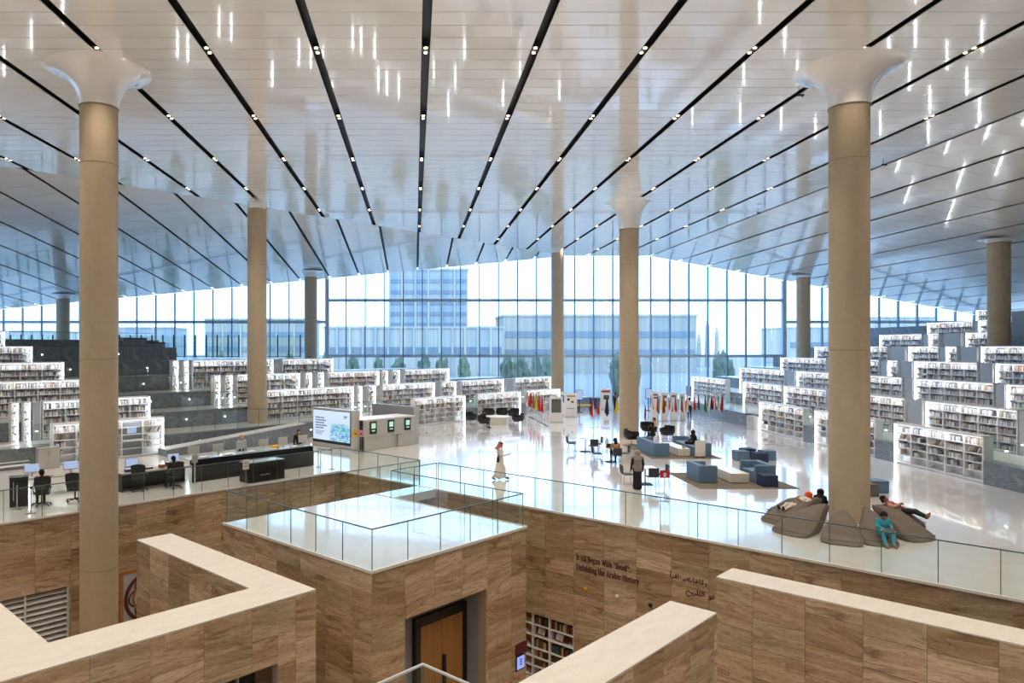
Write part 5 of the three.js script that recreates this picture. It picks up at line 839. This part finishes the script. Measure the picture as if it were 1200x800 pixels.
// ---------- people ----------
// A figure is a set of tapered bones joined by a smooth minimum and meshed in one piece; local +z is the way the person faces.
const smin = (a, b, k) => { const h = Math.max(k - Math.abs(a - b), 0) / k; return Math.min(a, b) - h * h * k / 4; };
function boneDistance(b, x, y, z) {
  const [a, ra, c, rc] = b, dx = c[0] - a[0], dy = c[1] - a[1], dz = c[2] - a[2], l2 = dx * dx + dy * dy + dz * dz || 1e-9, t = Math.max(0, Math.min(1, ((x - a[0]) * dx + (y - a[1]) * dy + (z - a[2]) * dz) / l2));
  return Math.hypot(x - a[0] - dx * t, y - a[1] - dy * t, z - a[2] - dz * t) - (ra + (rc - ra) * t);
}
function meshBones(bones, cell, k) {
  let lo = [1e9, 1e9, 1e9], hi = [-1e9, -1e9, -1e9];
  for (const b of bones) for (const [p, r] of [[b[0], b[1]], [b[2], b[3]]]) for (let i = 0; i < 3; i++) { lo[i] = Math.min(lo[i], p[i] - r - 0.05); hi[i] = Math.max(hi[i], p[i] + r + 0.05); }
  const mid = lo.map((v, i) => (v + hi[i]) / 2), half = Math.max(...lo.map((v, i) => hi[i] - v)) / 2 + cell * 2, res = Math.ceil(half * 2 / cell);
  const mc = new MarchingCubes(res, undefined, false, false, 60000); mc.isolation = 0;
  const step = 2 * half / res, at = (i, j) => mid[j] + (i / (res / 2) - 1) * half; mc.field.fill(-0.2);
  for (const b of bones) {                                         // each bone only touches the cells round it
    const a = [0, 1, 2].map((j) => Math.max(0, Math.floor((Math.min(b[0][j] - b[1], b[2][j] - b[3]) - k - 2 * cell - at(0, j)) / step))), e = [0, 1, 2].map((j) => Math.min(res - 1, Math.ceil((Math.max(b[0][j] + b[1], b[2][j] + b[3]) + k + 2 * cell - at(0, j)) / step)));
    for (let iz = a[2]; iz <= e[2]; iz++) for (let iy = a[1]; iy <= e[1]; iy++) for (let ix = a[0]; ix <= e[0]; ix++) {
      const o = ix + iy * res + iz * res * res, d = boneDistance(b, at(ix, 0), at(iy, 1), at(iz, 2)); mc.field[o] = -smin(-mc.field[o], d, k);
    }
  }
  mc.update();
  const n = mc.count, pos = new Float32Array(n * 3), nor = new Float32Array(n * 3), col = new Float32Array(n * 3), c = new THREE.Color();
  for (let i = 0; i < n; i++) {
    const p = [0, 1, 2].map((j) => mid[j] + mc.positionArray[i * 3 + j] * half); let best = 1e9, w = bones[0];
    for (const b of bones) { const e = boneDistance(b, ...p); if (e < best) { best = e; w = b; } }
    c.set(w[4]); for (let j = 0; j < 3; j++) { pos[i * 3 + j] = p[j]; nor[i * 3 + j] = mc.normalArray[i * 3 + j]; } col[i * 3] = c.r; col[i * 3 + 1] = c.g; col[i * 3 + 2] = c.b;
  }
  const g = new THREE.BufferGeometry(); g.setAttribute('position', new THREE.BufferAttribute(pos, 3)); g.setAttribute('normal', new THREE.BufferAttribute(nor, 3)); g.setAttribute('color', new THREE.BufferAttribute(col, 3)); return g;
}
const SKIN = '#b98a68', SKIN2 = '#8f6447';
const lerp3 = (a, b, t) => a.map((v, i) => v + (b[i] - v) * t), add3 = (a, b) => a.map((v, i) => v + b[i]);
function hand(bones, wrist, dir, side, skin) {                    // palm and five bent fingers; dir: unit vector along the hand
  const up = Math.abs(dir[1]) > 0.8 ? [0, 0, 1] : [0, 1, 0], s = new THREE.Vector3(...dir).cross(new THREE.Vector3(...up)).normalize().multiplyScalar(side).toArray(), n = new THREE.Vector3(...s).cross(new THREE.Vector3(...dir)).normalize().toArray();
  const at = (f, l, o) => [0, 1, 2].map((i) => wrist[i] + dir[i] * f + s[i] * l + n[i] * o), palm = at(0.08, 0, 0);
  bones.push([wrist, 0.026, palm, 0.036, skin]);
  const fingers = [];
  [[-0.03, 0.06], [-0.01, 0.072], [0.01, 0.068], [0.03, 0.052]].forEach(([l, len]) => { fingers.push([at(0.085, l, 0), 0.0095, at(0.085 + len * 0.55, l * 1.15, -0.012 * side), 0.009, skin], [at(0.085 + len * 0.55, l * 1.15, -0.012 * side), 0.009, at(0.085 + len * 0.9, l * 1.15, -0.038 * side), 0.0075, skin]); });
  fingers.push([at(0.03, -0.03, 0), 0.012, at(0.07, -0.062, -0.012 * side), 0.0095, skin], [at(0.07, -0.062, -0.012 * side), 0.0095, at(0.1, -0.058, -0.024 * side), 0.008, skin]);
  return fingers;
}
function colored(g, color) { const c = new THREE.Color(color), n = g.attributes.position.count, a = new Float32Array(n * 3); for (let i = 0; i < n; i++) { a[i * 3] = c.r; a[i * 3 + 1] = c.g; a[i * 3 + 2] = c.b; } g = g.index ? g.toNonIndexed() : g; g.deleteAttribute('uv'); const m = g.attributes.position.count, b = new Float32Array(m * 3); for (let i = 0; i < m; i++) { b[i * 3] = c.r; b[i * 3 + 1] = c.g; b[i * 3 + 2] = c.b; } g.setAttribute('color', new THREE.BufferAttribute(b, 3)); return g; }
function head(center, yaw, pitch, skin, roll = 0) {                // a head of its own finer grid, face towards local +z then turned
  const B = [[[0, 0.035, -0.015], 0.088, [0, 0.03, 0.01], 0.084, skin], [[0, -0.03, 0.03], 0.066, [0, -0.075, 0.045], 0.045, skin], [[0, 0.02, 0.09], 0.011, [0, -0.02, 0.108], 0.016, skin], [[-0.083, 0.005, 0], 0.014, [-0.086, -0.03, -0.003], 0.012, skin], [[0.083, 0.005, 0], 0.014, [0.086, -0.03, -0.003], 0.012, skin], [[-0.02, -0.055, 0.086], 0.01, [0.02, -0.055, 0.086], 0.01, '#8c4f45'], [[-0.035, 0.035, 0.082], 0.012, [-0.025, 0.035, 0.085], 0.012, skin]];
  let g = meshBones(B, 0.0085, 0.03);
  const eyes = [-1, 1].flatMap((s) => [colored(ball(0.011, s * 0.032, 0.012, 0.083, 1, 0.7, 0.7, 8), '#f0ece6'), colored(ball(0.007, s * 0.032, 0.012, 0.0895, 1, 1, 0.5, 8), '#1a120c'), colored(box(0.034, 0.007, 0.008, s * 0.032, 0.037, 0.088), '#22180f')]);
  g = mergeGeometries([g, ...eyes]); g.rotateX(pitch); g.rotateZ(roll); g.rotateY(yaw); return g.translate(...center);
}
function person(label, X, Y, Z, turn, pose, dress) {
  const t = thing('person', label, 'person', X, Y, Z, turn), skin = dress.skin ?? SKIN, bones = [], fingers = [], J = pose;
  const T = dress.top, S = dress.sleeve ?? T, Lg = dress.legs, shoe = dress.shoe ?? '#1a1a1c';
  bones.push([J.pelvis, 0.135, J.waist, 0.125, dress.hip ?? Lg], [J.waist, 0.125, J.chest, 0.15, T], [add3(J.chest, [0, 0.04, 0]), 0.12, lerp3(J.chest, J.neck, 0.75), 0.085, T]);
  bones.push([J.neck, 0.055, lerp3(J.neck, J.head, 0.6), 0.052, skin]);
  for (const s of [0, 1]) {
    bones.push([lerp3(J.chest, J.sh[s], 0.5), 0.095, J.sh[s], 0.075, T], [J.sh[s], 0.068, J.el[s], 0.05, S], [J.el[s], 0.05, J.wr[s], 0.037, dress.bareArm ? skin : S]);
    const d = new THREE.Vector3(...J.wr[s]).sub(new THREE.Vector3(...J.el[s])).normalize(); if (J.handDir) d.set(...J.handDir[s]).normalize();
    fingers.push(...hand(bones, J.wr[s], d.toArray(), s ? -1 : 1, skin));
    bones.push([J.hip[s], 0.105, J.kn[s], 0.068, Lg], [J.kn[s], 0.066, J.an[s], 0.042, Lg], [J.an[s], 0.04, lerp3(J.an[s], J.toe[s], 0.4), 0.042, shoe], [lerp3(J.an[s], J.toe[s], 0.4), 0.042, J.toe[s], 0.03, shoe]);
  }
  for (const b of dress.extra?.(J) ?? []) bones.push(b);
  const body = meshBones(bones, 0.021, 0.035);
  const fg = fingers.map(([a, ra, b, rb, c]) => colored(rod(...a, ...b, ra, 6, rb), c));
  const g = mergeGeometries([body, ...fg, head(J.head, J.yaw ?? 0, J.pitch ?? 0, skin, J.roll ?? 0)]);
  const m = mesh('body', g, M.vertex, t);
  const wear = (name, geo, color) => { const mm = hex(color, 0.9, 0, { side: THREE.DoubleSide }), h = mesh(name, geo, mm, t); geo.rotateX(J.pitch ?? 0); geo.rotateZ(J.roll ?? 0); geo.rotateY(J.yaw ?? 0); h.position.set(...J.head); return h; };
  if (dress.hair) wear('hair', join([ball(0.108, 0, 0.045, -0.022, 0.94, 0.98, 0.98, 20), ball(0.07, 0, -0.04, -0.062, 1.1, 1.1, 0.7, 14), ...(dress.longHair ? [ball(0.1, 0, -0.1, -0.075, 0.9, 1.4, 0.55, 14)] : [])]), dress.hair);
  if (dress.scarf) {
    const cap = new THREE.SphereGeometry(0.122, 24, 16, -Math.PI / 2 + 0.62, Math.PI * 2 - 1.24).translate(0, 0.015, -0.01), drape = new THREE.LatheGeometry([[0.1, 0.0], [0.118, -0.06], [0.125, -0.12], [0.16, -0.19], [0.2, -0.25]].map(([a, b]) => new THREE.Vector2(a, b)), 24).scale(1, 1, 0.85);
    wear('headscarf', join([cap.rotateY(Math.PI).rotateY(Math.PI), ball(0.123, 0, 0.05, -0.018, 0.98, 0.82, 0.98, 20), drape]), dress.scarf);
  }
  if (dress.ghutra) {
    const cloth = new THREE.LatheGeometry([[0.001, 0.14], [0.07, 0.135], [0.115, 0.08], [0.125, 0.0], [0.14, -0.1], [0.19, -0.2], [0.2, -0.26]].map(([a, b]) => new THREE.Vector2(a, b)), 28, Math.PI * 0.22, Math.PI * 1.56);
    wear('headcloth', join([cloth]), dress.ghutra); wear('head_cord', join([new THREE.TorusGeometry(0.112, 0.012, 8, 28).rotateX(Math.PI / 2).translate(0, 0.075, 0), new THREE.TorusGeometry(0.108, 0.012, 8, 28).rotateX(Math.PI / 2).translate(0, 0.098, 0)]), '#141414');
  }
  return t;
}
const standing = (h = 1) => ({ pelvis: [0, 0.95 * h, 0], waist: [0, 1.08 * h, 0], chest: [0, 1.28 * h, 0], neck: [0, 1.46 * h, 0], head: [0, 1.59 * h, 0.02], sh: [[0.18, 1.4 * h, 0], [-0.18, 1.4 * h, 0]], el: [[0.24, 1.12 * h, -0.02], [-0.24, 1.12 * h, -0.02]], wr: [[0.25, 0.88 * h, 0.06], [-0.25, 0.88 * h, 0.06]], hip: [[0.09, 0.9 * h, 0], [-0.09, 0.9 * h, 0]], kn: [[0.1, 0.5 * h, 0.02], [-0.1, 0.5 * h, 0.02]], an: [[0.1, 0.075, -0.02], [-0.1, 0.075, -0.02]], toe: [[0.12, 0.033, 0.15], [-0.12, 0.033, 0.15]] });
const seated = (seat = 0.46, f = 1) => { const b = seat + 0.1; return { pelvis: [0, b, 0], waist: [0, b + 0.14, -0.02], chest: [0, b + 0.33 * f, 0], neck: [0, b + 0.5 * f, 0.03], head: [0, b + 0.62 * f, 0.07], sh: [[0.17 * f, b + 0.44 * f, 0.01], [-0.17 * f, b + 0.44 * f, 0.01]], el: [[0.23 * f, b + 0.2, 0.1], [-0.23 * f, b + 0.2, 0.1]], wr: [[0.13, b + 0.17, 0.32 * f], [-0.13, b + 0.17, 0.32 * f]], hip: [[0.09, b, 0.03], [-0.09, b, 0.03]], kn: [[0.12, b + 0.02, 0.43 * f], [-0.12, b + 0.02, 0.43 * f]], an: [[0.12, 0.08, 0.45 * f], [-0.12, 0.08, 0.45 * f]], toe: [[0.13, 0.034, 0.62 * f], [-0.13, 0.034, 0.62 * f]], pitch: 0.3 }; };
const robe = (color, r = 0.2, low = 0.12) => (J) => [[J.pelvis, 0.15, [lerp3(J.an[0], J.an[1], 0.5)[0], low + r * 0.5, lerp3(J.an[0], J.an[1], 0.5)[2]], r, color]];

{ // walking man in white robe
  const [X, Z] = floorAt(586, 562), p = standing(1); p.an = [[0.08, 0.085, 0.26], [-0.08, 0.12, -0.36]]; p.kn = [[0.09, 0.5, 0.2], [-0.09, 0.5, -0.04]]; p.toe = [[0.09, 0.06, 0.42], [-0.09, 0.035, -0.22]]; p.el = [[0.26, 1.14, 0.02], [-0.24, 1.13, 0.06]]; p.wr = [[0.2, 1.0, 0.02], [-0.1, 1.16, 0.34]]; p.pitch = 0.35;
  person('person in long white robe and red checked headcloth walking with phone', X, 0, Z, Math.PI / 2, p, { top: '#e9e2d6', legs: '#e9e2d6', hip: '#e9e2d6', shoe: '#33261e', ghutra: '#b06a5c', extra: () => [[[0, 0.95, 0], 0.15, [0, 0.24, -0.02], 0.2, '#e9e2d6'], [[0, 0.9, 0.0], 0.14, [0, 0.2, 0.14], 0.11, '#e9e2d6'], [[0, 0.9, 0], 0.14, [0, 0.2, -0.2], 0.1, '#e9e2d6']] });
  const q = thing('shoulder_bag', 'black bag carried by the walking person in white robe', 'bag', X - 0.12, 0.86, Z - 0.34, Math.PI / 2 - 0.2); mesh('body', rbox(0.34, 0.26, 0.12, 0.04, 0, 0.13, 0), M.black, q); mesh('handle', tube([[-0.1, 0.25, 0], [0, 0.36, 0], [0.1, 0.25, 0]], 0.012), M.black, q);
  const ph = thing('phone', 'dark phone held by the walking person in white robe', 'phone', X + 0.45, 1.17, Z + 0.1, Math.PI / 2); const b = mesh('body', rbox(0.075, 0.012, 0.15, 0.004, 0, 0.02, 0), M.black, ph); b.rotation.x = 0.5; const s = mesh('screen', box(0.066, 0.002, 0.135, 0, 0.028, 0), M.screen, ph); s.rotation.x = 0.5;
}
{ const [X, Z] = floorAt(747, 573); person('standing woman in grey headscarf, taupe vest and long black skirt', X, 0, Z, Math.PI, standing(0.96), { top: '#8c8078', sleeve: '#16161a', legs: '#121214', hip: '#7d726b', scarf: '#9c948f', extra: (J) => [[[0, 0.92, 0], 0.15, [0, 0.12, 0], 0.19, '#121214'], [[0, 1.2, 0], 0.16, [0, 0.86, 0], 0.18, '#8c8078']] }); }
{ const [X, Z] = floorAt(716, 541); person('seated person in tan top and black scarf at the middle table', X + 0.08, 0, Z - 0.6, Math.PI, seated(0.46), { top: '#b08d70', legs: '#17171a', hair: '#15110f', longHair: true }); }
person('seated woman in black robe resting head on the long sofa', 15.88, 0, 41.2, -Math.PI / 2 - 0.3, (() => { const p = seated(0.46); p.pitch = 0.1; p.wr = [[0.06, 1.0, 0.2], [-0.13, 0.7, 0.3]]; return p; })(), { top: '#121214', legs: '#121214', scarf: '#121214' });
{ const [a, b] = floorAt(765, 519), [c, d] = floorAt(770.5, 513); person('seated person in black beside the column lounge chairs', a, 0, b, Math.PI, seated(0.44), { top: '#17171a', legs: '#141416', hair: '#120f0d' }); person('seated person in pale top facing the lounge chairs', c, 0, d + 0.5, -1.2, seated(0.44), { top: '#c9b8a6', legs: '#2a2c34', hair: '#3c2c20' }); }
{ const [a, b] = floorAt(566, 501); person('seated person in dark clothes at the octagonal white table', a, 0, b, 0.9, seated(0.44), { top: '#23242a', legs: '#1b1c20', hair: '#151210' }); }
{ const [a, b] = floorAt(721, 481); person('standing person in black reading the boards beside the column', a, 0, b, 2.2, standing(0.98), { top: '#1b1b1f', legs: '#16161a', hair: '#100d0b' }); }
{ const [a, b] = floorAt(808, 489.5); person('standing person in white shirt and dark trousers behind the flags', a, 0, b, 2.9, standing(1.0), { top: '#e6e6ea', legs: '#23262e', hair: '#17120f' }); }
{ // desk staff
  const on = (x, diff) => { const r = (x - CX) / FOCAL, Z = diff / (1 - r); return [r * Z, Z]; };
  person('standing person in blue shirt with ginger hair behind the long desk', ...((p) => [p[0], 0, p[1]])(on(283, 43.9)), Q, standing(1.0), { top: '#8fa3c4', legs: '#2a2f3a', hair: '#c07a48', skin: '#d0a084' });
  person('standing woman in black jacket at the end of the long desk', ...((p) => [p[0], 0, p[1]])(on(350, 44.2)), Q - 0.4, standing(0.97), { top: '#17171b', legs: '#2b2b30', hair: '#14100e', longHair: true, extra: () => [[[0, 1.36, 0.1], 0.05, [0, 1.1, 0.1], 0.05, '#b98a78']] });
  const [a, b] = floorAt(204, 571.5); person('seated person with dark hair working at the long desk', a, 0, b, Q + Math.PI, seated(0.5), { top: '#222428', legs: '#1d1f24', hair: '#120f0d' });
  const [c, d] = floorAt(49, 592); person('seated person in red jacket working at the white work desk', c, 0, d, 0.55 + Math.PI, seated(0.5), { top: '#a8322a', legs: '#22232a', hair: '#16110f', skin: SKIN2 });
}
{ // beanbag people
  const lie = (o = {}) => { const f = o.f ?? 1, y = o.y ?? 0.42; return { pelvis: [0, y, 0], waist: [0, y + 0.06 * f, -0.14 * f], chest: [0, y + 0.14 * f, -0.32 * f], neck: [0, y + 0.24 * f, -0.47 * f], head: [0, y + 0.34 * f, -0.56 * f], sh: [[0.16 * f, y + 0.2 * f, -0.42 * f], [-0.16 * f, y + 0.2 * f, -0.42 * f]], el: [[0.22 * f, y + 0.16 * f, -0.2 * f], [-0.22 * f, y + 0.16 * f, -0.2 * f]], wr: [[0.06, y + 0.24 * f, -0.06 * f], [-0.06, y + 0.24 * f, -0.06 * f]], hip: [[0.08, y, 0.04], [-0.08, y, 0.04]], kn: [[0.1, y + (o.knee ?? 0.04), 0.42 * f], [-0.1, y + (o.knee ?? 0.04), 0.42 * f]], an: [[0.08, y - 0.1, 0.8 * f], [-0.08, y - 0.1, 0.8 * f]], toe: [[0.1, y + 0.03, 0.86 * f], [-0.1, y + 0.03, 0.86 * f]], pitch: -0.3 }; };
  const b = bagSpots.b, g = bagSpots.g, e = bagSpots.e;
  person('person in white with orange headscarf lying on a beanbag', b.c[0] + 0.12, 0, b.c[1] + 0.1, b.dir + Math.PI / 2, lie({ y: 0.5, f: 0.9 }), { top: '#d9d2c6', legs: '#cfc8bc', scarf: '#e0521c', shoe: '#2a2420' });
  const [px, pz] = floorAt(961, 599); person('person in black leaning against the column behind the beanbags', px, 0, pz, 2.4, (() => { const p = seated(0.04, 0.86); p.kn = [[0.1, 0.38, 0.3], [-0.1, 0.38, 0.3]]; p.an = [[0.1, 0.07, 0.5], [-0.1, 0.07, 0.5]]; p.toe = [[0.1, 0.034, 0.65], [-0.1, 0.034, 0.65]]; return p; })(), { top: '#131316', legs: '#131316', scarf: '#131316' });
  person('child in pink and black lying on a beanbag with bare feet', g.c[0] + 0.0, 0, g.c[1] + 0.0, g.dir + Math.PI / 2, lie({ y: 0.48, f: 0.9 }), { top: '#a85060', sleeve: '#b9a08c', legs: '#17171b', shoe: SKIN2, hair: '#221712', skin: SKIN2, extra: (J) => [[[0, J.pelvis[1] + 0.02, 0.02], 0.13, [0, J.pelvis[1] + 0.06, -0.14], 0.13, '#a02848']] });
  const [cx, cz] = floorAt(1043, 641); person('child in turquoise clothes sitting cross-armed on the edge of a beanbag', cx, 0, cz + 0.35, -0.1, (() => { const p = seated(0.26, 0.82); p.an = [[0.1, 0.06, 0.42], [-0.1, 0.06, 0.42]]; p.toe = [[0.12, 0.034, 0.56], [-0.12, 0.034, 0.56]]; p.kn = [[0.16, 0.44, 0.28], [-0.16, 0.44, 0.28]]; p.pitch = 0.6; return p; })(), { top: '#2f8fa6', legs: '#3a9cb4', hair: '#171210', shoe: SKIN2, skin: SKIN2 });
}
renderer.render(scene, camera);
